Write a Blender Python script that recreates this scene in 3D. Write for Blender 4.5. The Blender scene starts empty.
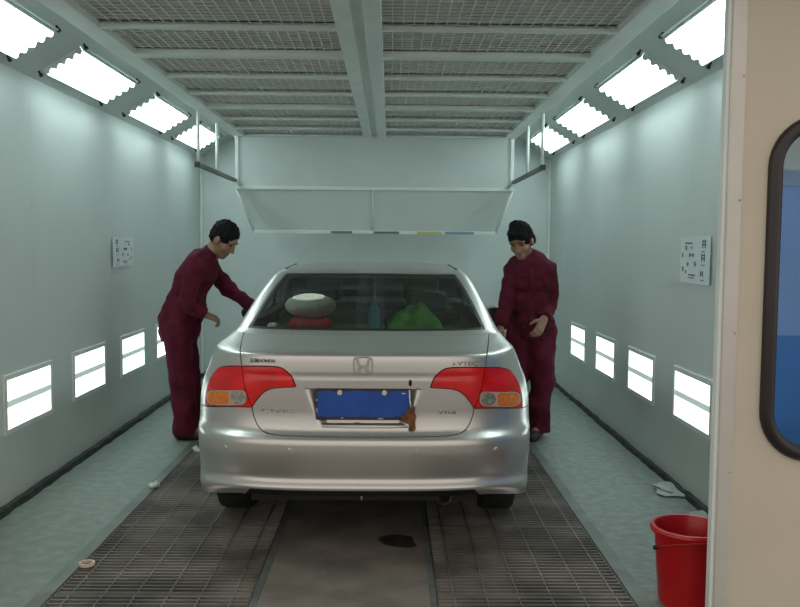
import bpy, bmesh, math, random
import numpy as np
from mathutils import Vector, Matrix, geometry
from mathutils.bvhtree import BVHTree
random.seed(7)
R = math.radians
SC = bpy.context.scene
COL = SC.collection

# ------------------------------------------------------------------ camera
CAM_LOC = Vector((0, 0, 1.55))
FPX = 850.0
CAM_ROT = (Matrix.Rotation(-math.atan(10 / 850), 4, 'Z') @ Matrix.Rotation(R(90 - 3.9), 4, 'X')
           @ Matrix.Rotation(R(0.45), 4, 'Z'))
cd = bpy.data.cameras.new('camera'); cam = bpy.data.objects.new('camera', cd); COL.objects.link(cam)
cam.matrix_world = Matrix.Translation(CAM_LOC) @ CAM_ROT
cd.sensor_width = 36; cd.lens = 36 * FPX / 800; cd.clip_start = .05; cd.clip_end = 200
SC.camera = cam
def ray(px, py):
    return (CAM_ROT.to_3x3() @ Vector(((px - 400) / FPX, -(py - 303.5) / FPX, -1))).normalized()

# ------------------------------------------------------------------ materials
def mat(name, col, rough=.5, metal=0, noise=.06, nscale=6, coat=0, bump=0, bscale=40, spec=.5, col2=None, lo=.4, hi=.65, detail=5):
    m = bpy.data.materials.new(name); m.use_nodes = True
    nt = m.node_tree; b = nt.nodes['Principled BSDF']
    b.inputs['Roughness'].default_value = rough; b.inputs['Metallic'].default_value = metal
    b.inputs['Specular IOR Level'].default_value = spec
    b.inputs['Coat Weight'].default_value = coat; b.inputs['Coat Roughness'].default_value = .05
    tc = nt.nodes.new('ShaderNodeTexCoord')
    n = nt.nodes.new('ShaderNodeTexNoise'); n.inputs['Scale'].default_value = nscale; n.inputs['Detail'].default_value = detail
    nt.links.new(tc.outputs['Object'], n.inputs['Vector'])
    r = nt.nodes.new('ShaderNodeValToRGB')
    c2 = col2 if col2 else [c * (1 - noise) for c in col]
    r.color_ramp.elements[0].position = lo; r.color_ramp.elements[1].position = hi
    r.color_ramp.elements[0].color = (*c2, 1); r.color_ramp.elements[1].color = (*col, 1)
    nt.links.new(n.outputs['Fac'], r.inputs['Fac']); nt.links.new(r.outputs['Color'], b.inputs['Base Color'])
    if bump:
        n2 = nt.nodes.new('ShaderNodeTexNoise'); n2.inputs['Scale'].default_value = bscale; n2.inputs['Detail'].default_value = 4
        nt.links.new(tc.outputs['Object'], n2.inputs['Vector'])
        bp = nt.nodes.new('ShaderNodeBump'); bp.inputs['Strength'].default_value = bump; bp.inputs['Distance'].default_value = .01
        nt.links.new(n2.outputs['Fac'], bp.inputs['Height']); nt.links.new(bp.outputs['Normal'], b.inputs['Normal'])
    return m
def emit(name, col, s):
    m = bpy.data.materials.new(name); m.use_nodes = True
    nt = m.node_tree; b = nt.nodes['Principled BSDF']
    b.inputs['Base Color'].default_value = (.8, .85, .83, 1); b.inputs['Roughness'].default_value = .4
    b.inputs['Emission Color'].default_value = (*col, 1); b.inputs['Emission Strength'].default_value = s
    return m
def glass(name, tint, gl=(.9, .95, .95), rough=.02, ior=1.5):
    m = bpy.data.materials.new(name); m.use_nodes = True
    nt = m.node_tree; nt.nodes.clear()
    o = nt.nodes.new('ShaderNodeOutputMaterial'); mx = nt.nodes.new('ShaderNodeMixShader')
    t = nt.nodes.new('ShaderNodeBsdfTransparent'); t.inputs['Color'].default_value = (*tint, 1)
    g = nt.nodes.new('ShaderNodeBsdfGlossy'); g.inputs['Color'].default_value = (*gl, 1); g.inputs['Roughness'].default_value = rough
    f = nt.nodes.new('ShaderNodeFresnel'); f.inputs['IOR'].default_value = ior
    nt.links.new(f.outputs[0], mx.inputs[0]); nt.links.new(t.outputs[0], mx.inputs[1]); nt.links.new(g.outputs[0], mx.inputs[2])
    nt.links.new(mx.outputs[0], o.inputs['Surface'])
    return m
def wall_mat(name, col, seam):
    """painted sheet panels with a fine joint every `seam` metres along Y"""
    m = mat(name, col, rough=.42, noise=.05, nscale=1.3, bump=.05, bscale=3)
    nt = m.node_tree; b = nt.nodes['Principled BSDF']
    tc = nt.nodes.new('ShaderNodeTexCoord'); sp = nt.nodes.new('ShaderNodeSeparateXYZ')
    nt.links.new(tc.outputs['Object'], sp.inputs[0])
    a = nt.nodes.new('ShaderNodeMath'); a.operation = 'DIVIDE'; a.inputs[1].default_value = seam
    fr = nt.nodes.new('ShaderNodeMath'); fr.operation = 'FRACT'
    ls = nt.nodes.new('ShaderNodeMath'); ls.operation = 'LESS_THAN'; ls.inputs[1].default_value = .008
    nt.links.new(sp.outputs['Y'], a.inputs[0]); nt.links.new(a.outputs[0], fr.inputs[0]); nt.links.new(fr.outputs[0], ls.inputs[0])
    mx = nt.nodes.new('ShaderNodeMixRGB'); mx.inputs[2].default_value = (*[c * .88 for c in col], 1)
    src = b.inputs['Base Color'].links[0].from_socket
    nt.links.new(ls.outputs[0], mx.inputs[0]); nt.links.new(src, mx.inputs[1]); nt.links.new(mx.outputs[0], b.inputs['Base Color'])
    return m

LIGHTC = (.81, 1.0, .975)
WALLC = (.645, .70, .685)
M = dict(
    wall=wall_mat('booth_wall_paint', WALLC, 1.06),
    back=mat('back_wall_paint', (.645, .70, .685), .45, noise=.06, nscale=2),
    white=mat('white_enamel', (.78, .83, .80), .4, noise=.05),
    beam=mat('beam_enamel', (.78, .83, .80), .45, noise=.06),
    cloth=mat('filter_fabric', (.66, .635, .59), .95, noise=.10, nscale=5, spec=.1),
    wire=mat('galvanised_wire', (.84, .85, .80), .5),
    floor=mat('walkway_paint', (.255, .30, .27), .55, noise=.2, nscale=14, bump=.25, bscale=60),
    floor_r=mat('chequered_walkway', (.25, .29, .265), .5, noise=.25, nscale=16, bump=.8, bscale=38),
    out=mat('yard_concrete', (.15, .14, .125), .8, noise=.2, nscale=2),
    pit=mat('pit_floor', (.11, .105, .10), .9),
    bar=mat('grating_steel', (.27, .245, .22), .55, .2, noise=.55, nscale=2.2, bump=.2, col2=(.11, .10, .09)),
    barf=mat('grating_frame_steel', (.20, .215, .20), .5, .3, noise=.3, nscale=5),
    plate=mat('centre_plate_paint', (.26, .23, .20), .55, noise=.35, nscale=4, bump=.15, bscale=50, detail=8),
    dark=mat('black_mastic', (.05, .06, .058), .8, noise=.4, nscale=12),
    black=mat('black_plastic', (.012, .012, .013), .45),
    rubber=mat('black_rubber', (.022, .016, .018), .38, noise=.15),
    tyre=mat('tyre_rubber', (.018, .018, .018), .75, noise=.2, nscale=30),
    chrome=mat('chrome', (.75, .74, .72), .12, 1),
    darkchrome=mat('dark_chrome', (.40, .38, .35), .22, 1),
    pipe=mat('exhaust_steel', (.48, .40, .33), .35, .9),
    dullsteel=mat('dull_steel', (.28, .26, .24), .4, .9),
    rail=mat('grey_rail_paint', (.16, .18, .18), .5),
    door=mat('cream_door_paint', (.60, .54, .435), .5, noise=.05, nscale=3, bump=.03, bscale=8),
    alu=mat('aluminium_trim', (.62, .595, .555), .38, .25, noise=.06),
    blue=mat('blue_gloss_paint', (.05, .33, .90), .3, noise=.15, nscale=2, coat=.3),
    red=mat('red_plastic', (.62, .008, .012), .32, noise=.2, nscale=5, coat=.15),
    paper=mat('notice_paper', (.76, .82, .84), .6),
    ink=mat('notice_ink', (.11, .13, .135), .7),
    scrap_grey=mat('grey_scrap', (.42, .47, .45), .6),
    scrap=mat('white_scrap', (.66, .70, .68), .7),
    tape=mat('pink_tape', (.75, .58, .50), .6),
    paint=mat('silver_car_paint', (.62, .605, .585), .32, .78, noise=.03, nscale=90, coat=.3),
    inner=mat('car_interior_plastic', (.025, .026, .028), .7),
    seat=mat('seat_cloth', (.07, .065, .06), .85),
    lining=mat('headlining', (.20, .20, .19), .9),
    shelfm=mat('parcel_shelf_felt', (.16, .17, .14), .9),
    white_cloth=mat('white_seat_cover', (.86, .89, .78), .85, noise=.12, nscale=12, bump=.2),
    red_cloth=mat('red_cushion_cloth', (.70, .03, .04), .8, noise=.25),
    green_cloth=mat('green_cloth', (.13, .40, .07), .8, noise=.4, nscale=9, bump=.3, bscale=20),
    cyan=mat('cyan_plastic', (.16, .50, .55), .3),
    tail=mat('red_lens', (.86, .006, .008), .2, noise=.2, nscale=14, coat=.5, bump=.1, bscale=70),
    amber=mat('amber_lens', (.95, .25, .015), .2, noise=.3, nscale=60, coat=1, bump=.2, bscale=120),
    clear=mat('clear_lens', (.60, .58, .52), .1, .5, noise=.5, nscale=60, coat=1, bump=.2, bscale=120),
    bez=mat('lens_bezel', (.62, .40, .30), .2, coat=.5),
    pinkish=mat('pale_red_lens', (.66, .30, .28), .12, noise=.2, coat=1),
    pblue=mat('plate_blue_cover', (.012, .085, .44), .5, noise=.18, nscale=18, bump=.08),
    pframe=mat('plate_frame_brown', (.06, .035, .035), .6, noise=.4, nscale=30),
    rust=mat('brown_torn_tape', (.27, .105, .03), .75, noise=.5, nscale=30, bump=.5),
    cream=mat('cream_plastic', (.72, .70, .55), .5),
    skin=mat('skin', (.33, .175, .115), .55, noise=.1, nscale=20),
    hair=mat('black_hair', (.006, .005, .006), .75, spec=.2, bump=.6, bscale=90),
    maroon=mat('maroon_cotton', (.115, .010, .028), .85, noise=.35, nscale=7, bump=.35, bscale=22, spec=.2),
    shoe=mat('dark_shoe_leather', (.035, .022, .02), .55),
    glass=glass('tinted_car_glass', (.93, .96, .94), ior=1.4),
    pane=glass('clear_pane', (.85, .9, .95)),
    lamp=emit('lit_diffuser', LIGHTC, 6.2),
    lamp_low=emit('lit_tube_cover', LIGHTC, 2.6),
    band=emit('dim_divider', (.75, .95, .88), .25),
    yellow=mat('yellow_tape', (.60, .60, .12), .6), bluet=mat('pale_blue_tape', (.20, .34, .48), .6),
    stain=mat('oil_stain', (.055, .043, .038), .4, noise=.4, nscale=14),
    wblue=mat('pale_blue_panel', (.20, .38, .66), .5),
)

# ------------------------------------------------------------------ object helpers
def tag(o, label=None, cat=None, group=None, kind=None):
    if label: o['label'] = label
    if cat: o['category'] = cat
    if group: o['group'] = group
    if kind: o['kind'] = kind
    return o
def thing(name, label, cat, loc=(0, 0, 0), group=None):
    o = bpy.data.objects.new(name, None); COL.objects.link(o); o.location = loc; o.empty_display_size = .1
    return tag(o, label, cat, group)
class MB:
    def __init__(s): s.v = []; s.f = []
    def add(s, vs, fs):
        o = len(s.v); s.v += [tuple(v) for v in vs]; s.f += [tuple(i + o for i in f) for f in fs]; return s
    def box(s, x0, x1, y0, y1, z0, z1, T=None):
        vs = [Vector((x, y, z)) for x in (x0, x1) for y in (y0, y1) for z in (z0, z1)]
        if T: vs = [T @ v for v in vs]
        return s.add(vs, [(0, 1, 3, 2), (4, 6, 7, 5), (0, 4, 5, 1), (2, 3, 7, 6), (0, 2, 6, 4), (1, 5, 7, 3)])
    def tube(s, pts, r, n=10, cap=True, r2=None):
        pts = [Vector(p) for p in pts]; rings = []; m = len(pts)
        up = None
        for i, p in enumerate(pts):
            t = (pts[min(i + 1, m - 1)] - pts[max(i - 1, 0)]).normalized()
            if up is None: up = Vector((0, 0, 1)) if abs(t.z) < .9 else Vector((1, 0, 0))
            a = t.cross(up).normalized(); b = a.cross(t).normalized(); up = b
            rr = r if r2 is None else r + (r2 - r) * i / (m - 1)
            rings.append([p + a * rr * math.cos(2 * math.pi * k / n) + b * rr * math.sin(2 * math.pi * k / n) for k in range(n)])
        vs = [v for q in rings for v in q]
        fs = [(i * n + k, i * n + (k + 1) % n, (i + 1) * n + (k + 1) % n, (i + 1) * n + k) for i in range(m - 1) for k in range(n)]
        if cap: fs += [tuple(range(n - 1, -1, -1)), tuple((m - 1) * n + k for k in range(n))]
        return s.add(vs, fs)
    def lathe(s, prof, n=32, T=None):
        vs = []; m = len(prof)
        for (r, z) in prof:
            for k in range(n):
                a = 2 * math.pi * k / n; v = Vector((r * math.cos(a), r * math.sin(a), z)); vs.append(T @ v if T else v)
        fs = [(i * n + k, i * n + (k + 1) % n, (i + 1) * n + (k + 1) % n, (i + 1) * n + k) for i in range(m - 1) for k in range(n)]
        if prof[0][0] > 1e-6: pass
        return s.add(vs, fs)
    def sphere(s, c, r, nu=16, nv=10, T=None, sc=(1, 1, 1)):
        vs = []; fs = []
        for j in range(nv + 1):
            p = math.pi * j / nv
            for i in range(nu):
                a = 2 * math.pi * i / nu
                v = Vector((math.sin(p) * math.cos(a) * r * sc[0], math.sin(p) * math.sin(a) * r * sc[1], math.cos(p) * r * sc[2]))
                vs.append((T @ v if T else v) + Vector(c))
        for j in range(nv):
            for i in range(nu): fs.append((j * nu + i, (j + 1) * nu + i, (j + 1) * nu + (i + 1) % nu, j * nu + (i + 1) % nu))
        return s.add(vs, fs)
    def prism(s, poly, T, d0, d1):
        """polygon in local XY extruded along local Z"""
        n = len(poly); vs = [T @ Vector((x, y, d)) for d in (d0, d1) for (x, y) in poly]
        fs = [tuple(range(n - 1, -1, -1)), tuple(range(n, 2 * n))] + [(i, (i + 1) % n, n + (i + 1) % n, n + i) for i in range(n)]
        return s.add(vs, fs)
    def build(s, name, m, parent=None, smooth=False, bevel=0, fix=True):
        me = bpy.data.meshes.new(name); me.from_pydata(s.v, [], s.f)
        bm = bmesh.new(); bm.from_mesh(me)
        if fix:
            bmesh.ops.remove_doubles(bm, verts=bm.verts, dist=1e-6); bmesh.ops.recalc_face_normals(bm, faces=bm.faces)
        bm.to_mesh(me); bm.free()
        me.materials.append(M[m] if isinstance(m, str) else m)
        o = bpy.data.objects.new(name, me); COL.objects.link(o)
        if parent is not None:
            o.parent = parent
            pw = Vector(parent.location)
            if parent.parent is not None: pw = pw + Vector(parent.parent.location)
            if pw.length > 0:                       # geometry is given in world metres; the child keeps it there
                me.transform(Matrix.Translation(-pw))
        if bevel:
            b = o.modifiers.new('bevel', 'BEVEL'); b.width = bevel; b.segments = 2; b.limit_method = 'ANGLE'; b.angle_limit = R(40)
        if smooth:
            for p in me.polygons: p.use_smooth = True
            if smooth != True: me.set_sharp_from_angle(angle=R(smooth))
        return o
def struct(name, mb, m, label=None, **k):
    o = mb.build(name, m, None, **k); o['kind'] = 'structure'
    if label: o['label'] = label
    return o
def frame_T(o, x, y, z):
    T = Matrix((x, y, z)).transposed().to_4x4(); T.translation = Vector(o); return T

# ================================================================== ROOM
XL, XR, YB, YF = -2.22, 1.87, 10.0, 2.55
XC = -.17
BL0, BL1, BR0, BR1 = -1.63, -1.51, 1.17, 1.29        # side beams
ZW = 2.565; ZB = 2.66
SL = .6                                              # slope of the lamp panels
ZT_L = ZW + (BL0 - XL) * SL; ZT_R = ZW + (XR - BR1) * SL
struct('wall_left', MB().box(XL - .06, XL, YF, YB + .06, -.02, ZW + .02), 'wall')
struct('wall_right', MB().box(XR, XR + .06, 3.1, YB + .06, -.02, ZW + .02), 'wall')
struct('wall_back', MB().box(XL - .06, XR + .06, YB, YB + .06, -.02, 3.05), 'back')
# sloped lamp panels over the side walls
tl = Vector((1, 0, SL)).normalized(); nl = Vector((SL, 0, -1)).normalized()
tr = Vector((-1, 0, SL)).normalized(); nr = Vector((-SL, 0, -1)).normalized()
def slope(side):
    m = MB()
    if side < 0: a = (XL - .03, ZW - .018); b = (BL0 + .02, ZT_L + .012)
    else: a = (XR + .03, ZW - .018); b = (BR1 - .02, ZT_R + .012)
    vs = [(a[0], y, a[1] + dz) for y in (YF, YB) for dz in (0, .04)] + [(b[0], y, b[1] + dz) for y in (YF, YB) for dz in (0, .04)]
    return m.add(vs, [(0, 2, 6, 4), (1, 5, 7, 3), (0, 1, 3, 2), (4, 6, 7, 5), (0, 4, 5, 1), (2, 3, 7, 6)])
struct('ceiling_slope_left', slope(-1), 'wall')
struct('ceiling_slope_right', slope(1), 'wall')
struct('ceiling', MB().box(BL0, BR1, YF, YB, 2.745, 2.80), 'cloth', 'grey filter fabric ceiling above the wire mesh')
# beams
n_trim = [0]
def trim(mb, m='beam', **k):
    n_trim[0] += 1
    return struct('trim_%d' % n_trim[0], mb, m, **k)
trim(MB().box(BL0, BL1, YF, YB, ZB, 2.945), bevel=.004)
trim(MB().box(BR0, BR1, YF, YB, ZB, 2.945), bevel=.004)
trim(MB().box(XC - .118, XC - .028, YF, 8.9, ZB, 2.90), bevel=.004)
trim(MB().box(XC + .028, XC + .118, YF, 8.9, ZB, 2.90), bevel=.004)
trim(MB().box(XC - .03, XC + .03, YF, 8.9, 2.695, 2.90), 'beam')
BEAMS = [(3.20, 1), (3.84, 0), (4.48, 0), (5.10, 1), (5.77, 0), (6.41, 0), (7.03, 1), (7.68, 0), (8.30, 0), (8.82, 0)]
for y, thick in BEAMS:
    h, d = (.095, .034) if thick else (.042, .018)
    trim(MB().box(BL1, XC - .118, y, y + h, ZB, ZB + d))
    trim(MB().box(XC + .118, BR0, y, y + h, ZB, ZB + d))
# wire mesh ceiling panels, two per bay
ordn = ['first', 'second', 'third', 'fourth', 'fifth', 'sixth', 'seventh', 'eighth', 'ninth', 'tenth', 'eleventh', 'twelfth']
ys = [b[0] for b in BEAMS]
for i in range(1, len(ys) - 1):
    y0, y1 = ys[i] + .01, ys[i + 1] + .01
    for side, (x0, x1) in (('left', (BL1, XC - .118)), ('right', (XC + .118, BR0))):
        w = MB(); r = .0028
        z = ZB + .03
        nx = int((x1 - x0) / .055)
        for k in range(nx + 1):
            x = x0 + (x1 - x0) * k / nx; w.box(x - r, x + r, y0, y1, z, z + 2 * r)
        ny = int((y1 - y0) / .055)
        for k in range(ny + 1):
            y = y0 + (y1 - y0) * k / ny; w.box(x0, x1, y - r, y + r, z + 2 * r, z + 4 * r)
        o = w.build('wire_mesh_panel', 'wire', fix=False)
        tag(o, 'wire mesh ceiling panel %s of the centre beam, in the %s bay from the back' % (side, ordn[len(ys) - 2 - i]),
            'ceiling grille', 'wire mesh panels under the ceiling filter')
# corner and base trims
trim(MB().box(XL, XL + .035, YB - .05, YB, 0, ZW), 'white', bevel=.01)
trim(MB().box(XR - .035, XR, YB - .05, YB, 0, ZW), 'white', bevel=.01)
def ragged(x0, x1, y0, y1, h, seed):
    rr = random.Random(seed); m = MB(); n = 70
    vs = []
    for i in range(n + 1):
        y = y0 + (y1 - y0) * i / n; e = rr.uniform(-.007, .007)
        hh = h + rr.uniform(-.006, .006)
        inner = x1 + e if x1 > x0 else x1 - e
        vs += [(x0, y, 0), (inner, y, 0), (inner - (.006 if x1 > x0 else -.006), y, hh), (x0, y, hh)]
    fs = []
    for i in range(n):
        a = 4 * i; b = a + 4
        fs += [(a + 1, b + 1, b + 2, a + 2), (a + 2, b + 2, b + 3, a + 3), (a, b, b + 1, a + 1)]
    fs += [(0, 1, 2, 3), (4 * n, 4 * n + 3, 4 * n + 2, 4 * n + 1)]
    return m.add(vs, fs)
struct('baseboard_left', ragged(XL, XL + .045, 2.7, YB, .036, 1), 'dark')
struct('baseboard_right', ragged(XR, XR - .035, 3.1, YB, .032, 2), 'dark')
struct('baseboard_back', MB().box(XL, XR, YB - .03, YB, 0, .05), 'dark')

# ------------------------------------------------------------------ floor
GL0, GL1, PX0, PX1, GR0, GR1 = -1.48, -.60, -.565, .185, .215, 1.08
struct('floor', MB().box(XL - .06, GL0 - .07, YF, YB, -.12, 0), 'floor', 'grey-green painted walkway along the left wall')
struct('floor_right', MB().box(GR1 + .07, XR + .06, YF, YB, -.12, 0), 'floor_r', 'chequered grey walkway along the right wall')
struct('floor_pit', MB().box(GL0 - .07, GR1 + .07, 2.0, YB, -.62, -.55), 'pit', 'dark extraction pit below the gratings')
struct('floor_yard', MB().box(-9, 9, -9, YF - .02, -.12, 0), 'out')
struct('floor_end', MB().box(GL0 - .07, GR1 + .07, YB - .5, YB, -.12, 0), 'floor')
for x0, x1, z in ((GL0 - .07, GL0, .004), (GL1, PX0, .003), (PX1, GR0, .003), (GR1, GR1 + .07, .004)):
    m = MB().box(x0, x1, YF, YB - .5, -.1, z)
    trim(m, 'barf', bevel=.003)
pl = thing('floor_plate', 'brown-grey painted steel plate between the two gratings under the car', 'floor plate', (XC - .02, 2.6, 0))
MB().box(PX0, PX1, YF, YB - .5, -.03, .002).build('plate', 'plate', pl)
# oil stain on the plate, its own ragged shape
def blob(cx, cy, rx, ry, z, seed, n=36, h=.0015):
    rr = random.Random(seed); vs = [(cx, cy, z + h)]
    ph = [rr.uniform(0, 6.28) for _ in range(4)]
    for i in range(n):
        a = 2 * math.pi * i / n; k = 1 + sum(.16 / (j + 1) * math.sin((j + 2) * a + ph[j]) for j in range(4))
        vs.append((cx + rx * k * math.cos(a), cy + ry * k * math.sin(a), z))
    return MB().add(vs, [(0, 1 + i, 1 + (i + 1) % n) for i in range(n)])
blob(.05, 4.37, .105, .09, .0025, 5).build('stain', 'stain', pl)
# gratings
def grating(x0, x1, y0, y1):
    m = MB(); y = y0 + .02
    while y < y1 - .01:
        m.box(x0, x1, y - .0055, y + .0055, -.030, 0); y += .0385
    k = 0; x = x0 + .075
    while x < x1 - .03:
        m.box(x - .0035, x + .0035, y0, y1, -.012, .0015); x += .1435
    m.box(x0, x0 + .006, y0, y1, -.034, 0); m.box(x1 - .006, x1, y0, y1, -.034, 0)
    m.box(x0, x1, y0, y0 + .006, -.034, .001); m.box(x0, x1, y1 - .006, y1, -.034, .001)
    return m
GY = [2.6, 3.68, 4.60, 5.52, 6.44, 7.36, 8.28, 9.2, 9.5]
for side, (x0, x1) in (('left', (GL0, GL1)), ('right', (GR0, GR1))):
    last = 6 if side == 'left' else 6
    for i in range(1, 7):
        o = grating(x0 + .003, x1 - .003, GY[i] + .004, GY[i + 1] - .004).build('floor_grating', 'bar', fix=False)
        tag(o, 'dark steel grating of the %s track, %s whole one from the front' % (side, ordn[i - 1]),
            'grating', 'steel floor gratings')
    o = grating(x0 + .003, x1 - .003, 2.64, GY[1] - .004).build('floor_grating', 'bar', fix=False)
    tag(o, 'dark steel grating of the %s track, cut by the bottom edge' % side, 'grating', 'steel floor gratings')

# ------------------------------------------------------------------ lamps
def upper_lamp(side, y0, y1, label, clip_only=None):
    if side < 0:
        t, n = tl, nl; base = Vector((XL, 0, ZW)); u = Vector((0, 1, 0))
    else:
        t, n = tr, nr; base = Vector((XR, 0, ZW)); u = Vector((0, 1, 0))
    s0, s1 = .10, .36                     # along the slope
    th = thing('ceiling_lamp', label, 'lamp', tuple(base + t * (s0 + s1) / 2 + u * (y0 + y1) / 2), 'corrugated lamps on the sloped upper panels')
    P = lambda y, s, d: base + u * y + t * s + n * d
    wav = lambda k, ns=60: .027 + .0095 * math.sin(2 * math.pi * 4.5 * k / ns + .6)
    for sa, sb in ((s0 - .008, s0 - .001), (s1 + .001, s1 + .008)):
        q = [(y0, sa), (y1, sa), (y1, sb), (y0, sb)]
        vs = [P(y, s, d) for d in (0, .032) for (y, s) in q]
        MB().add(vs, [(0, 1, 2, 3), (7, 6, 5, 4), (0, 4, 5, 1), (1, 5, 6, 2), (2, 6, 7, 3), (3, 7, 4, 0)]).build('side_strip', 'white', th)
    for ya, yb in ((y0 - .010, y0 - .001), (y1 + .001, y1 + .010)):
        vs = []; fs = []
        for k in range(61):
            s_ = s0 + (s1 - s0) * k / 60
            for y in (ya, yb): vs += [P(y, s_, 0), P(y, s_, wav(k) + .0055)]
        for k in range(60):
            a = 4 * k; c = a + 4
            fs += [(a, a + 1, c + 1, c), (a + 2, c + 2, c + 3, a + 3), (a + 1, a + 3, c + 3, c + 1), (a, c, c + 2, a + 2)]
        fs += [(0, 2, 3, 1), (240, 241, 243, 242)]
        MB().add(vs, fs).build('end_strip', 'white', th)
    m = MB(); ns = 60; rows = []
    for d0 in (.0, .006):
        for y in (y0, y1):
            rows.append([P(y, s0 + (s1 - s0) * k / ns, wav(k) + d0) for k in range(ns + 1)])
    vs = [v for q in rows for v in q]; w = ns + 1; fs = []
    for k in range(ns):
        fs += [(k, k + 1, w + k + 1, w + k), (2 * w + k, 3 * w + k, 3 * w + k + 1, 2 * w + k + 1),
               (k, 2 * w + k, 2 * w + k + 1, k + 1), (w + k, w + k + 1, 3 * w + k + 1, 3 * w + k)]
    fs += [(0, w, 3 * w, 2 * w), (ns, 2 * w + ns, 3 * w + ns, w + ns)]
    m.add(vs, fs).build('diffuser', 'lamp', th, smooth=True)
    MB().tube([P(y0 - .01, s1 + .030, .028), P(y1 + .01, s1 + .030, .028)], .005).build('retaining_rod', 'white', th, smooth=True)
    for y, s in ((y0 - .01, s0 - .034), (y1 + .01, s0 - .034), (y0 - .01, s1 + .03), (y1 + .01, s1 + .03)):
        q = P(y, s, 0)
        c = MB().tube([q, q + n * .024], .007, 10); c.tube([q + n * .020, q + n * .036], .012, 10)
        c.build('clip', 'black', th, smooth=40)
LY = [(3.70, 4.88), (5.33, 6.40), (6.96, 8.02), (8.48, 9.48)]
for k, (a, b) in enumerate(LY):
    for sd, nm in ((-1, 'left'), (1, 'right')):
        upper_lamp(sd, a, b, 'bright corrugated lamp above the %s wall, %s from the front' % (nm, ordn[k]))
def lower_lamp(side, y0, y1, label):
    z0, z1 = .465, .755
    X = XL if side < 0 else XR; sg = 1 if side < 0 else -1
    th = thing('wall_lamp', label, 'lamp', (X, (y0 + y1) / 2, z0), 'inset lamps low on the side walls')
    f = MB(); e = .03
    for (a, b, c, d) in ((y0 - e, y1 + e, z0 - e, z0), (y0 - e, y1 + e, z1, z1 + e), (y0 - e, y0, z0, z1), (y1, y1 + e, z0, z1)):
        f.box(*sorted((X, X + sg * .014)), a, b, c, d)
    f.build('frame', 'white', th, bevel=.002)
    zm = (z0 + z1) / 2
    for c, d in ((z0, zm - .02), (zm + .02, z1)):
        MB().box(*sorted((X, X + sg * .006)), y0, y1, c, d).build('lit_pane', 'lamp_low', th)
    MB().box(*sorted((X, X + sg * .006)), y0, y1, zm - .02, zm + .02).build('divider', 'band', th)
for k, (a, b) in enumerate(((4.89, 5.52), (5.95, 6.57), (7.01, 7.63), (8.06, 8.68))):
    lower_lamp(-1, a, b, 'square lit lamp low on the left wall, %s from the front' % ordn[k])
for k, (a, b) in enumerate(((4.86, 5.47), (5.94, 6.54), (6.98, 7.58), (8.05, 8.64))):
    lower_lamp(1, a, b, 'square lit lamp low on the right wall, %s from the front' % ordn[k])

# ------------------------------------------------------------------ plenum box under the back of the ceiling
YP = 8.87; X0, X1 = -1.60, 1.265; ZP = 2.135; ZQ = 1.70
bx = thing('baffle_panel', 'pale sheet-metal baffle on a white frame hung below the back of the ceiling', 'baffle', (XC, YP, ZP))
MB().box(X0, X1, YP, YP + .02, ZP, 2.742).build('front_panel', 'back', bx)
def slab(p, th=.02):
    vs = [Vector(q) for q in p]; n = (vs[1] - vs[0]).cross(vs[3] - vs[0]).normalized() * th
    return MB().add(vs + [v + n for v in vs], [(0, 1, 2, 3), (7, 6, 5, 4), (0, 4, 5, 1), (1, 5, 6, 2), (2, 6, 7, 3), (3, 7, 4, 0)])
YQ = 9.05; XQ0, XQ1 = -1.445, 1.115
slab([(X0, YP, ZP), (X1, YP, ZP), (XQ1, YQ, ZQ), (XQ0, YQ, ZQ)]).build('sloped_panel', 'back', bx)
MB().box(X0 - .01, X1 + .01, YP - .025, YP, ZP - .018, ZP + .018).build('rail', 'white', bx, bevel=.004)
MB().box(X0 - .005, X0 + .03, YP - .02, YP, ZP, ZB).build('edge_strip', 'white', bx, bevel=.003)
MB().box(X1 - .03, X1 + .005, YP - .02, YP, ZP, ZB).build('edge_strip', 'white', bx, bevel=.003)
for x, xq in ((X0, XQ0), (X1, XQ1)):
    MB().tube([(x, YP, ZP - .01), (xq, YQ, ZQ - .01)], .014).build('edge_strip', 'white', bx, smooth=True)
MB().tube([(XC - .02, YP, ZP - .012), (XC - .02, YQ - .01, ZQ - .012)], .012).build('strut', 'white', bx, smooth=True)
MB().box(XQ0, XQ1, YQ - .03, YQ + .01, ZQ - .03, ZQ + .005).build('bottom_rail', 'white', bx, bevel=.004)
for (a, b, m) in ((.31, .60, 'yellow'), (.64, .98, 'bluet'), (-.70, -.45, 'rail'), (-.20, .10, 'rail')):
    MB().box(a * .9, b * .9, YQ - .033, YQ - .029, ZQ - .027, ZQ - .002).build('tape_strip', m, bx)
for x, nm in ((-1.605, 'left'), (1.265, 'right')):
    h = thing('hanging_rail', 'dark horizontal rail hung on white rods beside the %s upper lamps' % nm, 'rail', (x, 7.15, 2.21), 'hanging rails before the plenum box')
    MB().box(x - .018, x + .018, 7.13, 8.845, 2.19, 2.225).build('rod', 'rail', h, bevel=.004)
    for y in (7.17, 7.93):
        MB().tube([(x, y, 2.215), (x, y, ZB)], .014).build('hanger', 'white', h, smooth=True)
    MB().box(x - .022, x + .022, 7.115, 7.135, 2.185, 2.23).build('end_cap', 'black', h)

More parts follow.
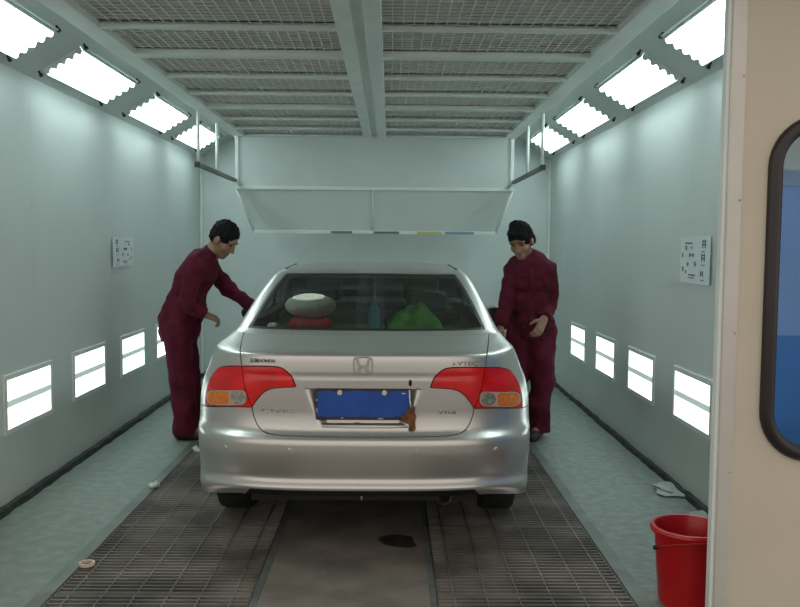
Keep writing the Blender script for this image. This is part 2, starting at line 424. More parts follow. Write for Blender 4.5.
# ------------------------------------------------------------------ notices
def notice(side, y0, y1, z0, z1, label, seed):
    rr = random.Random(seed); X = XL if side < 0 else XR; sg = 1 if side < 0 else -1
    th = thing('wall_notice', label, 'notice', (X, (y0 + y1) / 2, z0), None)
    n = 14; vs = []
    for i in range(n + 1):
        y = y0 + (y1 - y0) * i / n; c = .004 + .02 * (max(0, (i / n - .5) if side < 0 else (.5 - i / n)) * 0 + (max(0, .35 - i / n) * 2) ** 2)
        for d in (c, c + .002):
            for z in (z0, z1): vs.append((X + sg * d, y, z))
    fs = []
    for i in range(n):
        a = 4 * i; b = a + 4
        fs += [(a, a + 1, b + 1, b), (a + 2, b + 2, b + 3, a + 3), (a, b, b + 2, a + 2), (a + 1, a + 3, b + 3, b + 1)]
    fs += [(0, 2, 3, 1), (4 * n, 4 * n + 1, 4 * n + 3, 4 * n + 2)]
    MB().add(vs, fs).build('sheet', 'paper', th)
    def dash(ink, cy, cz, w, h):
        ii = (cy - y0) / (y1 - y0); c = .006 + .02 * (max(0, .35 - ii) * 2) ** 2 + .0006
        ink.box(*sorted((X + sg * (c - .0005), X + sg * (c + .0012))), cy - w / 2, cy + w / 2, cz - h / 2, cz + h / 2)
    W = y1 - y0; H = z1 - z0
    for (fy, fz, fw, fh) in ((.22, .84, .12, .17), (.72, .86, .24, .03), (.80, .76, .05, .10), (.62, .76, .04, .03), (.92, .60, .03, .10),
                             (.62, .60, .15, .08), (.24, .56, .12, .16), (.74, .40, .05, .08), (.50, .42, .06, .10), (.90, .30, .04, .1),
                             (.28, .22, .10, .12), (.60, .18, .22, .03), (.62, .12, .18, .02), (.8, .24, .03, .06), (.24, .68, .09, .02), (.24, .40, .10, .02), (.26, .09, .1, .02)):
        # a few strokes per printed figure
        cy = y0 + W * fy; cz = z0 + H * fz; w = W * fw; h = H * fh
        ink = MB()
        if min(w, h) > .02:
            dash(ink, cy - w * .36, cz, w * .2, h); dash(ink, cy + w * .36, cz, w * .2, h); dash(ink, cy, cz + h * .3, w * .6, h * .16); dash(ink, cy, cz - h * .1, w * .6, h * .16)
        else: dash(ink, cy, cz, w, h)
        ink.build('printed_figure', 'ink', th)
notice(-1, 6.79, 7.35, 1.36, 1.60, 'white printed notice sheet on the left wall behind the stooping man', 3)
notice(1, 4.92, 5.45, 1.33, 1.62, 'white printed notice sheet on the right wall beside the cream door', 4)

# ------------------------------------------------------------------ cream door at the right foreground
YD = 3.0
def rrect(x0, x1, z0, z1, r, n=10):
    pts = []
    for (cx, cz, a0) in ((x1 - r, z1 - r, 0), (x0 + r, z1 - r, 90), (x0 + r, z0 + r, 180), (x1 - r, z0 + r, 270)):
        for k in range(n + 1):
            a = R(a0 + 90 * k / n); pts.append((cx + r * math.cos(a), cz + r * math.sin(a)))
    return pts
DX0, DX1, DZ1 = 1.235, 2.30, 2.80
WX0, WX1, WZ0, WZ1 = 1.325, 2.08, .785, 2.02
door = thing('booth_door', 'cream booth door leaf with round-cornered window at the right edge', 'door', (DX0, YD, 0))
inner = rrect(WX0 + .03, WX1 - .03, WZ0 + .03, WZ1 - .03, .16)
def ring(outer, inner_, y0, y1):
    """solid plate between two outlines with the same count"""
    n = len(outer); vs = [(x, y, z) for y in (y0, y1) for poly in (outer, inner_) for (x, z) in poly]
    fs = []
    for i in range(n):
        j = (i + 1) % n
        fs += [(i, j, n + j, n + i), (2 * n + i, 3 * n + i, 3 * n + j, 2 * n + j), (i, 2 * n + i, 2 * n + j, j), (n + i, n + j, 3 * n + j, 3 * n + i)]
    return MB().add(vs, fs)
def outer_rect(n_per, x0, x1, z0, z1):
    # rectangle outline resampled to match rrect ordering
    pts = []
    cs = [(x1, (z0 + z1) / 2), (x1, z1), ((x0 + x1) / 2, z1), (x0, z1), (x0, (z0 + z1) / 2), (x0, z0), ((x0 + x1) / 2, z0), (x1, z0)]
    for q in range(4):
        a, b, c = [(x1, (WZ1 - .19)), (x1, z1), (WX1 - .19, z1)] if q == 0 else [(WX0 + .19, z1), (x0, z1), (x0, WZ1 - .19)] if q == 1 else \
                  [(x0, WZ0 + .19), (x0, z0), (WX0 + .19, z0)] if q == 2 else [(WX1 - .19, z0), (x1, z0), (x1, WZ0 + .19)]
        h = n_per // 2
        for k in range(n_per + 1):
            if k <= h: t = k / h; p = (a[0] + (b[0] - a[0]) * t, a[1] + (b[1] - a[1]) * t)
            else: t = (k - h) / (n_per - h); p = (b[0] + (c[0] - b[0]) * t, b[1] + (c[1] - b[1]) * t)
            pts.append(p)
    return pts
ring(outer_rect(10, DX0, DX1, .01, DZ1), inner, YD, YD + .045).build('panel', 'door', door)
DE = 1.183
MB().box(DE, DX0 + .002, YD - .006, YD + .05, .005, DZ1).build('edge_profile', 'alu', door, bevel=.006)
MB().box(DE - .012, DE + .006, YD + .006, YD + .046, .005, DZ1).build('edge_seal', 'white', door, bevel=.004)
g = MB()
seal_o = rrect(WX0, WX1, WZ0, WZ1, .185); n = len(seal_o)
path = [Vector((x, YD - .004, z)) for (x, z) in rrect(WX0 + .026, WX1 - .026, WZ0 + .026, WZ1 - .026, .16)]
k = 12; vs = []; cen = Vector(((WX0 + WX1) / 2, YD, (WZ0 + WZ1) / 2))
for i, p in enumerate(path):
    t = (path[(i + 1) % n] - path[i - 1]).normalized(); a = t.cross(Vector((0, 1, 0))).normalized()
    for q in range(k):
        an = 2 * math.pi * q / k; vs.append(p + a * .026 * math.cos(an) + Vector((0, 1, 0)) * .022 * math.sin(an))
g.add(vs, [(i * k + q, i * k + (q + 1) % k, ((i + 1) % n) * k + (q + 1) % k, ((i + 1) % n) * k + q) for i in range(n) for q in range(k)])
g.build('window_seal', 'rubber', door, smooth=True)
MB().prism(rrect(WX0 + .03, WX1 - .03, WZ0 + .03, WZ1 - .03, .16), frame_T((0, YD + .02, 0), (1, 0, 0), (0, 0, 1), (0, -1, 0)), -.003, .003).build('window_pane', 'pane', door)
rv = MB()
for z in (.25, .75, 1.25, 1.72, 2.15, 2.5): rv.sphere((DE + .045, YD - .007, z), .005, 8, 6)
rv.build('rivet', 'alu', door, smooth=True)
# what shows through its window: a blue sheet metal cabinet with a pale board above
cb = thing('blue_cabinet', 'blue gloss metal cabinet seen through the cream door window', 'cabinet', (1.72, 3.6, 0))
MB().box(1.50, 1.86, 3.40, 3.64, .02, 1.86).build('body', 'blue', cb, bevel=.008)
MB().box(1.505, 1.855, 3.385, 3.40, 1.80, 1.855).build('top_strip', 'wblue', cb)
pb = MB().box(1.51, 1.855, 3.42, 3.62, 1.86, 2.06).build('storage_box', 'white', bevel=.006)
tag(pb, 'pale storage box on the blue cabinet, seen through the door window', 'box')

# ------------------------------------------------------------------ bucket
bc = thing('bucket', 'red plastic bucket standing against the edge of the cream door', 'bucket', (1.262, 3.66, 0))
BX, BY = 1.315, 3.62
prof = [(.0, .012), (.108, .012), (.112, .0), (.120, .0), (.126, .02), (.148, .315), (.165, .318), (.168, .33), (.162, .342), (.150, .342), (.144, .33), (.121, .03), (.0, .022)]
MB().lathe(prof, 48, Matrix.Translation((BX, BY, 0))).build('pail', 'red', bc, smooth=35)
hd = []
for k in range(25):
    a = math.pi * k / 24; hd.append((BX - .158 * math.cos(a), BY - .02 - .158 * math.sin(a) * .96, .25 + .07 * math.sin(a)))
MB().tube(hd, .0028, 8).build('handle', mat('bucket_handle', (.45, .03, .02), .4), bc, smooth=True)
for sx in (-1, 1):
    MB().tube([(BX + sx * .146, BY - .02, .25), (BX + sx * .163, BY - .02, .25)], .009, 10).build('lug', 'black', bc, smooth=40)

# ------------------------------------------------------------------ floor litter
def crumple(name, label, cat, loc, sx, sy, sz, seed, m='scrap'):
    rr = random.Random(seed); mb = MB(); nu, nv = 14, 9
    ph = [(rr.uniform(-9, 9), rr.uniform(-9, 9), rr.uniform(-9, 9), rr.uniform(0, 6)) for _ in range(7)]
    vs = []; fs = []
    for j in range(nv + 1):
        p = math.pi * j / nv
        for i in range(nu):
            a = 2 * math.pi * i / nu; d = Vector((math.sin(p) * math.cos(a), math.sin(p) * math.sin(a), math.cos(p)))
            k = 1 + sum(.13 * math.sin(q[0] * d.x * .6 + q[1] * d.y * .6 + q[2] * d.z * .6 + q[3]) for q in ph)
            vs.append(Vector((loc[0] + d.x * sx * k, loc[1] + d.y * sy * k, loc[2] + max(0.0, sz * .72 + d.z * sz * k))))
    for j in range(nv):
        for i in range(nu): fs.append((j * nu + i, (j + 1) * nu + i, (j + 1) * nu + (i + 1) % nu, j * nu + (i + 1) % nu))
    return tag(mb.add(vs, fs).build(name, 'scrap_grey' if sx > .05 else m), label, cat)
def ground(px, py, z=0.0):
    d = ray(px, py); t = (z - CAM_LOC.z) / d.z; return CAM_LOC + d * t
for (px, py, lab, s, sd) in ((668, 491, 'crumpled clear plastic scrap on the right walkway near the wall', (.085, .15, .014), 11),
                             (155, 488, 'crumpled white paper scrap on the left grating edge, nearer one', (.03, .035, .02), 12),
                             (197, 452, 'crumpled white paper scrap beside the car at the left rear', (.035, .03, .02), 13),
                             (700, 516, 'small grey scrap by the right wall behind the bucket', (.06, .05, .012), 14)):
    q = ground(px, py); crumple('paper_scrap', lab, 'litter', (q.x, q.y, .004), *s, sd)
q = ground(87, 566)
prof = [(.026, .0), (.037, .0), (.037, .014), (.026, .014), (.026, .0)]
tag(MB().lathe(prof, 28, Matrix.Translation((q.x, q.y, .005))).build('tape_roll', 'tape', smooth=35), 'small pinkish tape roll lying at the left grating edge', 'tape')

# ================================================================== CAR
CX = -.127
ROWS = [  # z, rear Y, front Y, half width, rear corner depth, front corner depth
    (.335, 4.040, 8.38, .849, .52, .60), (.350, 4.026, 8.40, .852, .52, .60), (.368, 4.010, 8.44, .854, .52, .60), (.384, 4.004, 8.45, .856, .52, .60), (.396, 4.010, 8.46, .857, .52, .6), (.412, 4.024, 8.46, .858, .52, .6),
    (.43, 4.027, 8.47, .859, .52, .6), (.46, 4.020, 8.48, .861, .52, .6), (.50, 4.011, 8.48, .862, .52, .6), (.56, 4.004, 8.48, .863, .52, .6),
    (.604, 4.005, 8.47, .864, .52, .6), (.620, 4.014, 8.46, .864, .51, .6), (.640, 4.038, 8.44, .864, .50, .6), (.67, 4.058, 8.42, .864, .5, .6),
    (.75, 4.066, 8.33, .861, .49, .6), (.85, 4.066, 8.10, .845, .48, .6), (.905, 4.066, 7.92, .824, .47, .6), (.915, 4.069, 7.88, .819, .47, .6),
    (.925, 4.066, 7.85, .815, .47, .6), (.97, 4.067, 7.72, .799, .46, .6), (1.010, 4.070, 7.62, .782, .45, .55), (1.023, 4.078, 7.55, .776, .44, .52), (1.031, 4.10, 7.5, .772, .43, .5), (1.036, 4.14, 7.48, .768, .425, .5),
    (1.046, 4.25, 7.4, .760, .41, .48), (1.062, 4.40, 7.31, .750, .39, .45), (1.078, 4.54, 7.2, .742, .36, .42), (1.098, 4.61, 7.12, .735, .34, .40),
    (1.22, 5.00, 6.88, .700, .31, .36), (1.335, 5.38, 6.66, .650, .29, .32), (1.375, 5.54, 6.56, .618, .28, .3), (1.408, 5.78, 6.45, .545, .26, .28),
    (1.424, 5.98, 6.36, .42, .18, .18), (1.430, 6.12, 6.24, .22, .06, .06), (1.431, 6.18, 6.18, .0, .0, .0)]
T = np.array(ROWS)
VV = np.concatenate([[0], np.cumsum(np.hypot(np.diff(T[:, 0]), np.diff(T[:, 1])))])
def pchip(x, y):
    h = np.diff(x); d = np.diff(y) / h; m = np.zeros_like(y)
    for i in range(1, len(x) - 1):
        if d[i - 1] * d[i] > 0:
            w1 = 2 * h[i] + h[i - 1]; w2 = h[i] + 2 * h[i - 1]; m[i] = (w1 + w2) / (w1 / d[i - 1] + w2 / d[i])
    m[0] = d[0]; m[-1] = d[-1]
    def f(q):
        i = int(min(max(np.searchsorted(x, q) - 1, 0), len(x) - 2)); t = (q - x[i]) / h[i]
        return ((1 + 2 * t) * (1 - t) ** 2 * y[i] + t * (1 - t) ** 2 * h[i] * m[i] + t * t * (3 - 2 * t) * y[i + 1] + t * t * (t - 1) * h[i] * m[i + 1])
    return f
FV = [pchip(VV, T[:, i]) for i in range(6)]
VMAX = VV[-1]
def v_of_z(z): return float(np.interp(z, T[:, 0], VV))
# plan curve table (superellipse), by arc length
NSE = 3.3
th_ = np.linspace(0, math.pi / 2, 4001)
xs_ = np.sin(th_) ** (2 / NSE); ds_ = 1 - np.cos(th_) ** (2 / NSE)
al = np.concatenate([[0], np.cumsum(np.hypot(np.diff(xs_) * .87, np.diff(ds_) * .5))]); LR = float(al[-1]); al = al / LR
LS, LF = 3.0, LR
_cache = {}
def rowv(v):
    k = round(v, 5)
    if k not in _cache: _cache[k] = [f(min(max(v, 0), VMAX)) for f in FV]
    return _cache[k]
def S(a, v):
    """car surface: a = signed distance around the plan from the rear centre, v = distance up the rear profile"""
    z, r, f, w, dr, df = rowv(v); sg = 1 if a >= 0 else -1; q = abs(a)
    if q <= LR:
        s = q / LR; x = np.interp(s, al, xs_) * w; y = r + dr * np.interp(s, al, ds_)
    elif q <= LR + LS:
        t = (q - LR) / LS; x = w; y = (r + dr) * (1 - t) + (f - df) * t
    else:
        s = max(0.0, 1 - (q - LR - LS) / LF); x = np.interp(s, al, xs_) * w; y = f - df * np.interp(s, al, ds_)
    if z < .46:                                  # the lower edge hangs deeper at the corners and along the sills
        e = min(max((q - .62) / (LR - .62), 0), 1); z -= .115 * e ** 1.3 * (.46 - z) / .125
    return Vector((CX + sg * float(x), float(y), float(z)))
AMAX = LR + LS + LF
def N(a, v):
    e = .004
    da = S(a + e, v) - S(a - e, v); dv = S(a, min(v + e, VMAX)) - S(a, max(v - e, 0))
    n = da.cross(dv); return n.normalized() if n.length > 1e-12 else Vector((0, 0, 1))
# picking table: photo pixel -> (a, v)
ga = np.linspace(-LR - .25, LR + .25, 220); gv = np.linspace(0, v_of_z(1.38), 260)
pv = [S(a, v) for v in gv for a in ga]; W_ = len(ga); pf = []; 
for j in range(len(gv) - 1):
    for i in range(W_ - 1):
        k = j * W_ + i; pf += [(k, k + 1, k + W_ + 1), (k, k + W_ + 1, k + W_)]
BV = BVHTree.FromPolygons(pv, pf)
def pick(px, py):
    d = ray(px, py); loc, n_, idx, dist = BV.ray_cast(CAM_LOC, d)
    if loc is None:
        loc, n_, idx, dist = BV.find_nearest(CAM_LOC + d * 4.55)
    t = pf[idx]; uv = [Vector((ga[k % W_], gv[k // W_], 0)) for k in t]
    q = geometry.barycentric_transform(loc, *[pv[k] for k in t], *uv)
    return (q.x, q.y)
def dense(poly, step=.012):
    out = []
    for i in range(len(poly)):
        a = poly[i]; b = poly[(i + 1) % len(poly)]; d = math.dist(a, b); k = max(1, int(d / step))
        out += [(a[0] + (b[0] - a[0]) * j / k, a[1] + (b[1] - a[1]) * j / k) for j in range(k)]
    return out
def P(*pts): return [pick(*p) for p in pts]
def smoothpoly(pts, closed=False, sub=4):
    """Catmull-Rom through picked points"""
    out = []; n = len(pts)
    for i in range(n - 1):
        p0 = pts[max(i - 1, 0)]; p1 = pts[i]; p2 = pts[i + 1]; p3 = pts[min(i + 2, n - 1)]
        for j in range(sub):
            t = j / sub
            out.append(tuple(.5 * (2 * p1[c] + (p2[c] - p0[c]) * t + (2 * p0[c] - 5 * p1[c] + 4 * p2[c] - p3[c]) * t * t + (3 * p1[c] - p0[c] - 3 * p2[c] + p3[c]) * t ** 3) for c in (0, 1)))
    out.append(pts[-1]); return out
def mirror(poly): return [(-a, v) for a, v in poly][::-1]

# the car stands square on its axis: trace the left half of the rear, mirror it
lid_side = P((243, 333), (240, 351), (242, 366)); split = P((242, 366), (252, 407))
lid_low = smoothpoly(P((252, 407), (254.5, 418), (261, 429.5), (274, 434.5), (300, 436)))
lid_mid = P((330, 436.8), (365, 437.2))
vdeck = v_of_z(1.074)
lid_l = [(lid_side[0][0], vdeck)] + [p for p in lid_side[1:]] + split[1:] + lid_low[1:] + lid_mid[:1]
lid_poly = lid_l + [(0, lid_mid[1][1])] + [(-a, v) for a, v in lid_l[::-1]]
in_top = smoothpoly(P((242, 366), (262, 366), (278.5, 367), (287, 371.5), (292.5, 378), (296, 387)))
in_bot = smoothpoly(P((296, 387), (284, 387.3), (271, 388.8), (263.5, 392.5), (257.5, 399), (252, 407)))
lin = in_top + in_bot[1:-1] + [split[1]]
lin_lights = lin
out_top = smoothpoly(P((205.3, 406), (206.3, 392), (211.5, 376.5), (217.5, 369), (226, 366.2), (242, 366)))
lout = out_top + [split[1]] + P((230, 406.5))
ring_px = []
def rr_px(x0, x1, y0, y1, r, n=5):
    pts = []
    for (cx, cy, a0) in ((x1 - r, y1 - r, 0), (x0 + r, y1 - r, 90), (x0 + r, y0 + r, 180), (x1 - r, y0 + r, 270)):
        for k in range(n + 1):
            a = R(a0 + 90 * k / n); pts.append((cx + r * math.cos(a), cy + r * math.sin(a)))
    return pts
bezel = P(*rr_px(207.4, 246.9, 389.8, 405.0, 6)); amber = P(*rr_px(209, 229.5, 391.5, 404, 4)); clear = P(*rr_px(231, 245.6, 391.1, 403.9, 6.3))
# bumper: all below the lamps and the lid
AB = LR + .045
vb_side = lout[0][1]
bump_l = [(-AB, 0), (-AB, vb_side - .01), (lout[0][0], lout[0][1])] + [lout[-1], split[1]] + lid_low[1:] + lid_mid[:1]
bump_poly = bump_l + [(0, lid_mid[1][1])] + [(-a, v) for a, v in bump_l[::-1]]
vl0, vl1 = v_of_z(.335), v_of_z(.372)
lip_poly = [(-.62, vl0), (.62, vl0), (.56, vl1), (-.56, vl1)]
lip_poly = [(-.59, 0.0), (.59, 0.0), (.555, vl1), (-.555, vl1)]
sW = float(np.interp(.89, xs_, al)) * LR
vw0, vw1 = v_of_z(1.092), v_of_z(1.362)
def rwin(e, m0=0):
    return smoothpoly([(-sW + e, vw0 + e), (-sW * .5, vw0 + e - .006), (0, vw0 + e - .008), (sW * .5, vw0 + e - .006), (sW - e, vw0 + e)]) + \
           smoothpoly([(sW * .97 - e, vw1 - e), (0, vw1 - e + .02), (-sW * .97 + e, vw1 - e)])
win = rwin(0); win_in = rwin(.026)
def seg(t0, t1, z0, z1): return [(LR + LS * t0, v_of_z(z0)), (LR + LS * t1, v_of_z(z0)), (LR + LS * t1, v_of_z(z1)), (LR + LS * t0, v_of_z(z1))]
side_a = [(LR + LS * .06, v_of_z(1.10)), (LR + LS * .50, v_of_z(1.085)), (LR + LS * .50, v_of_z(1.325)), (LR + LS * .16, v_of_z(1.32))]
side_b = [(LR + LS * .53, v_of_z(1.085)), (LR + LS * .98, v_of_z(1.085)), (LR + LS * .95, v_of_z(1.325)), (LR + LS * .53, v_of_z(1.325))]
wa = LR + LS + LF * .16
wind = [(wa, v_of_z(1.11)), (AMAX - .0005, v_of_z(1.10)), (AMAX - .0005, v_of_z(1.345)), (wa, v_of_z(1.335))]
def arch(yc, zc, rad):
    pts = []
    for k in range(29):
        a = math.pi * k / 28; y = yc + rad * math.cos(a); z = zc + rad * math.sin(a); v = v_of_z(z)
        zz, r, f, w, dr, df = rowv(v); t = (y - r - dr) / ((f - df) - (r + dr)); pts.append((LR + LS * t, v))
    return [(pts[0][0], 0.0)] + pts + [(pts[-1][0], 0.0)]
RY, FY, WR = 4.98, 7.68, .315
arches = [arch(RY, WR, .345), arch(FY, WR, .345)]
regions = [('glass', win_in), ('glass_frit', win), ('amberL', amber), ('amberR', mirror(amber)), ('clearL', clear), ('clearR', mirror(clear)), ('bezL', bezel), ('bezR', mirror(bezel)),
           ('inL', lin), ('inR', mirror(lin)), ('outL', lout), ('outR', mirror(lout)), ('lip', lip_poly), ('lid', lid_poly), ('bumper', bump_poly)]
for i, q in enumerate(arches): regions += [('arch', q), ('arch', mirror(q))]
for q in (side_a, side_b): regions += [('sideL', mirror(q)), ('sideR', q)]
regions += [('wind', wind), ('wind', mirror(wind))]
rec = P((304, 388.8), (365, 388.8), (365, 425.5), (318.5, 425))      # plate recess, left half
recq = dict(v1=rec[1][1], v0=rec[2][1], at=abs(rec[0][0]), ab=abs(rec[3][0]))
def recess(a, v):
    q = abs(a); t = (recq['v1'] - v) / (recq['v1'] - recq['v0'])
    half = recq['at'] + (recq['ab'] - recq['at']) * t
    d = min(max((recq['v1'] - v) / .009, 0), max((v - recq['v0']) / .012, 0), max((half - q) / .055, 0), 1.0)
    return .026 * (d * d * (3 - 2 * d))
pts = []; faces = []
def addpoly(poly):
    i0 = len(pts); pts.extend(Vector(p) for p in poly); faces.append(list(range(i0, i0 + len(poly))))
area = lambda p: sum(p[i][0] * p[(i + 1) % len(p)][1] - p[(i + 1) % len(p)][0] * p[i][1] for i in range(len(p)))
outerp = dense([(-AMAX, 0), (AMAX, 0), (AMAX, VMAX), (-AMAX, VMAX)], .06)
polys = [('body', outerp)] + [(n_, dense(p)) for n_, p in regions]
polys = [(n_, p if area(p) > 0 else p[::-1]) for n_, p in polys]
for n_, p in polys: addpoly(p)
HS = .012; taken = {}
for n_, p in polys:
    for q in dense(p, .004): taken.setdefault((int(q[0] // HS), int(q[1] // HS)), []).append(q)
def free(a, v, r):
    i, j = int(a // HS), int(v // HS)
    return all((a - q[0]) ** 2 + (v - q[1]) ** 2 > r * r for di in (-1, 0, 1) for dj in (-1, 0, 1) for q in taken.get((i + di, j + dj), ()))
def addpt(a, v, r=.0065):
    if free(a, v, r): pts.append(Vector((a, v)))
v = .0
while v < VMAX:
    fine = v < v_of_z(1.10)
    a = 0.0
    while a < AMAX:
        for sg in ((1, -1) if a > 0 else (1,)): addpt(sg * a, v + 1e-4)
        a += (.026 if a < LR + .1 else .085)
    v += .0125 if v < v_of_z(1.04) else .035
a = -.36
while a < .36:
    v = recq['v0'] - .012
    while v < recq['v1'] + .012: addpt(a + .0007, v + .0003, .004); v += .0045
    a += .009
res = geometry.delaunay_2d_cdt(pts, [], faces, 1, 1e-5)
rv_, rf_, rorig = res[0], res[2], res[5]
pr = {n_: i for i, (n_, _) in enumerate([('glass', 0), ('glass_frit', 0), ('amberL', 0), ('amberR', 0), ('clearL', 0), ('clearR', 0), ('bezL', 0), ('bezR', 0), ('inL', 0), ('inR', 0), ('outL', 0),
      ('outR', 0), ('lip', 0), ('arch', 0), ('sideL', 0), ('sideR', 0), ('wind', 0), ('lid', 0), ('bumper', 0), ('body', 0)])}
groups = {}
for f, og in zip(rf_, rorig):
    nm = sorted((polys[o][0] for o in og), key=lambda q: pr[q])
    if nm: groups.setdefault(nm[0], []).append(f)
def shell(name, tris, m, parent, inset=.0024, dip=.002, skirt=.03, off=0.0, disp=None, fold=False):
    used = {}; bm = bmesh.new(); nrm = []
    for f in tris:
        vs = []
        for i in f:
            if i not in used:
                a, v = rv_[i]; p = S(a, v); nn = N(a, v)
                if abs(abs(a) - AMAX) < 1e-4 and not fold: p.x = CX
                d = off - (disp(a, v) if disp else 0)
                used[i] = bm.verts.new(p + nn * d); nrm.append(nn)
            vs.append(used[i])
        try: bm.faces.new(vs)
        except ValueError: pass
    bm.normal_update()
    bmesh.ops.remove_doubles(bm, verts=bm.verts, dist=1e-5)
    bm.normal_update(); base = BVHTree.FromBMesh(bm)
    if inset:
        near = lambda: [e for e in bm.edges if e.is_boundary and all(q.co.z > 1.36 and (q.co.y < 6.9) and abs(q.co.x - CX) < .3 for q in e.verts)]
        if name == 'body':
            cap = [q for q in bm.verts if q.co.z > 1.4285]
            if cap: bmesh.ops.pointmerge(bm, verts=cap, merge_co=Vector((CX, 6.18, 1.431)))
            bmesh.ops.holes_fill(bm, edges=near(), sides=8)
        r = bmesh.ops.inset_region(bm, faces=bm.faces[:], thickness=inset, depth=0, use_boundary=True, use_even_offset=False)
        bmesh.ops.delete(bm, geom=r['faces'], context='FACES')
        bmesh.ops.delete(bm, geom=[v for v in bm.verts if not v.link_faces], context='VERTS')
        bm.normal_update()
    if skirt:
        eds = [e for e in bm.edges if e.is_boundary]; bm.normal_update()
        vn = {v: v.normal.copy() for e in eds for v in e.verts}
        r = bmesh.ops.extrude_edge_only(bm, edges=eds)
        newv = [x for x in r['geom'] if isinstance(x, bmesh.types.BMVert)]
        for nv_ in newv:
            src = [e.other_vert(nv_) for e in nv_.link_edges if e.other_vert(nv_) in vn]
            if src: nv_.co -= (base.find_nearest(src[0].co)[1] or vn[src[0]]) * skirt
    me = bpy.data.meshes.new(name); bm.to_mesh(me); bm.free()
    for p in me.polygons: p.use_smooth = True
    me.set_sharp_from_angle(angle=R(50))
    me.materials.append(M[m]); o = bpy.data.objects.new(name, me); COL.objects.link(o)
    o.parent = parent
    pw = Vector(parent.location) + (Vector(parent.parent.location) if parent.parent else Vector())
    me.transform(Matrix.Translation(-pw))
    return o
car = thing('car', 'silver four-door saloon car parked in the booth, seen from behind', 'car', (CX, 6.2, 0))
shell('body', groups['body'], 'paint', car)
lid = shell('boot_lid', groups['lid'], 'paint', car, disp=recess)
bumper = shell('rear_bumper', groups['bumper'], 'paint', car)
shell('bumper_lip', groups['lip'], 'black', car, inset=0, skirt=.02, off=-.004)
for sd in 'LR':
    o = shell('tail_light', groups['out' + sd], 'tail', car, off=.004)
    shell('lens_bezel', groups['bez' + sd], 'bez', o, inset=.0004, dip=.001, skirt=.004, off=.0045)
    shell('turn_signal_lens', groups['amber' + sd], 'amber', o, inset=.0006, dip=.001, skirt=.006, off=.005)
    shell('reversing_lens', groups['clear' + sd], 'clear', o, inset=.0006, dip=.001, skirt=.006, off=.005)
    shell('boot_light', groups['in' + sd], 'tail', lid, off=.004)
gl = shell('rear_window', groups['glass'], 'glass', car, inset=0, skirt=0)
shell('window_frit', groups['glass_frit'], 'black', gl, inset=0, skirt=0, off=.001)
for sd in 'LR': shell('side_window', groups['side' + sd], 'glass', car, inset=0, skirt=.004)
shell('windscreen', groups['wind'], 'glass', car, inset=0, skirt=0)

def onsurf(px, py, off=0.0, disp=False):
    a, v = pick(px, py); n_ = N(a, v); p = S(a, v) + n_ * (off - (recess(a, v) if disp else 0))
    x = Vector((1, 0, 0)); x = (x - n_ * x.dot(n_)).normalized(); y = n_.cross(x).normalized()
    return frame_T(p, x, y, n_)
PXM = 850 / 4.08
# number plate under a blue cover
Tp = onsurf(363.5, 404.5, .0)
Tp = frame_T((CX, 4.062, Tp.translation.z + .002), (1, 0, 0), (0, .02, 1), (0, -1, .02))
plate = MB().prism(rrect(-.228, .228, -.076, .076, .008, 3), Tp, -.012, .004).build('number_plate', 'pframe', car)
ragp = []; rr = random.Random(3)
for (x0, z0, x1, z1) in ((-.221, -.060, .205, -.062), (.222, -.040, .222, .060), (.218, .066, -.221, .064), (-.221, .062, -.221, -.058)):
    for k in range(16): t = k / 16; ragp.append((x0 + (x1 - x0) * t + rr.uniform(-.0015, .0015), z0 + (z1 - z0) * t + rr.uniform(-.002, .002)))
MB().prism(ragp, Tp, .003, .0062).build('blue_cover', 'pblue', plate)
for x in (-.112, .103):
    MB().lathe([(0, .006), (.012, .005), (.0125, -.004)], 16, Tp @ Matrix.Translation((x, .057, .008))).build('cover_stud', 'cream', plate, smooth=30)
for (x, z, w, h) in ((.195, .054, .022, .006), (-.222, .02, .006, .01), (.085, -.069, .03, .005), (-.10, -.066, .012, .005), (-.222, -.03, .005, .025)):
    MB().sphere((0, 0, 0), 1, 8, 6, Tp @ Matrix.Translation((x, z, .006)) @ Matrix.Diagonal((w / 2, h / 2, .003, 1))).build('paste_fleck', 'scrap', plate, smooth=True)
rr = random.Random(8); ragt = []
for (x, z) in ((-.05, .012), (-.028, .022), (-.012, .05), (.008, .062), (.02, .05), (.018, .03), (.026, .01), (.02, -.02), (.024, -.05), (.004, -.062), (-.012, -.052), (-.008, -.03), (-.03, -.022), (-.046, -.008)):
    ragt.append((x, z))
Tt = frame_T(Tp @ Vector((.232, -.066, .004)), (1, 0, 0), (0, .02, 1), (0, -1, .02))
MB().prism(ragt, Tt, .0, .014).build('torn_tape', 'rust', plate, bevel=.003)
MB().tube([Tp @ Vector((.224, .07, .004)), Tp @ Vector((.226, .02, .008)), Tp @ Vector((.232, -.02, .012))], .004, 8).build('masking_strip', 'scrap', plate, smooth=True)
# lip under the plate
MB().tube([onsurf(x, y, .002, True).translation for x, y in ((322, 426.6), (340, 427.2), (365, 427.6), (390, 427.6), (408, 427.0))], .0035, 8).build('lid_moulding', 'paint', lid, smooth=True)
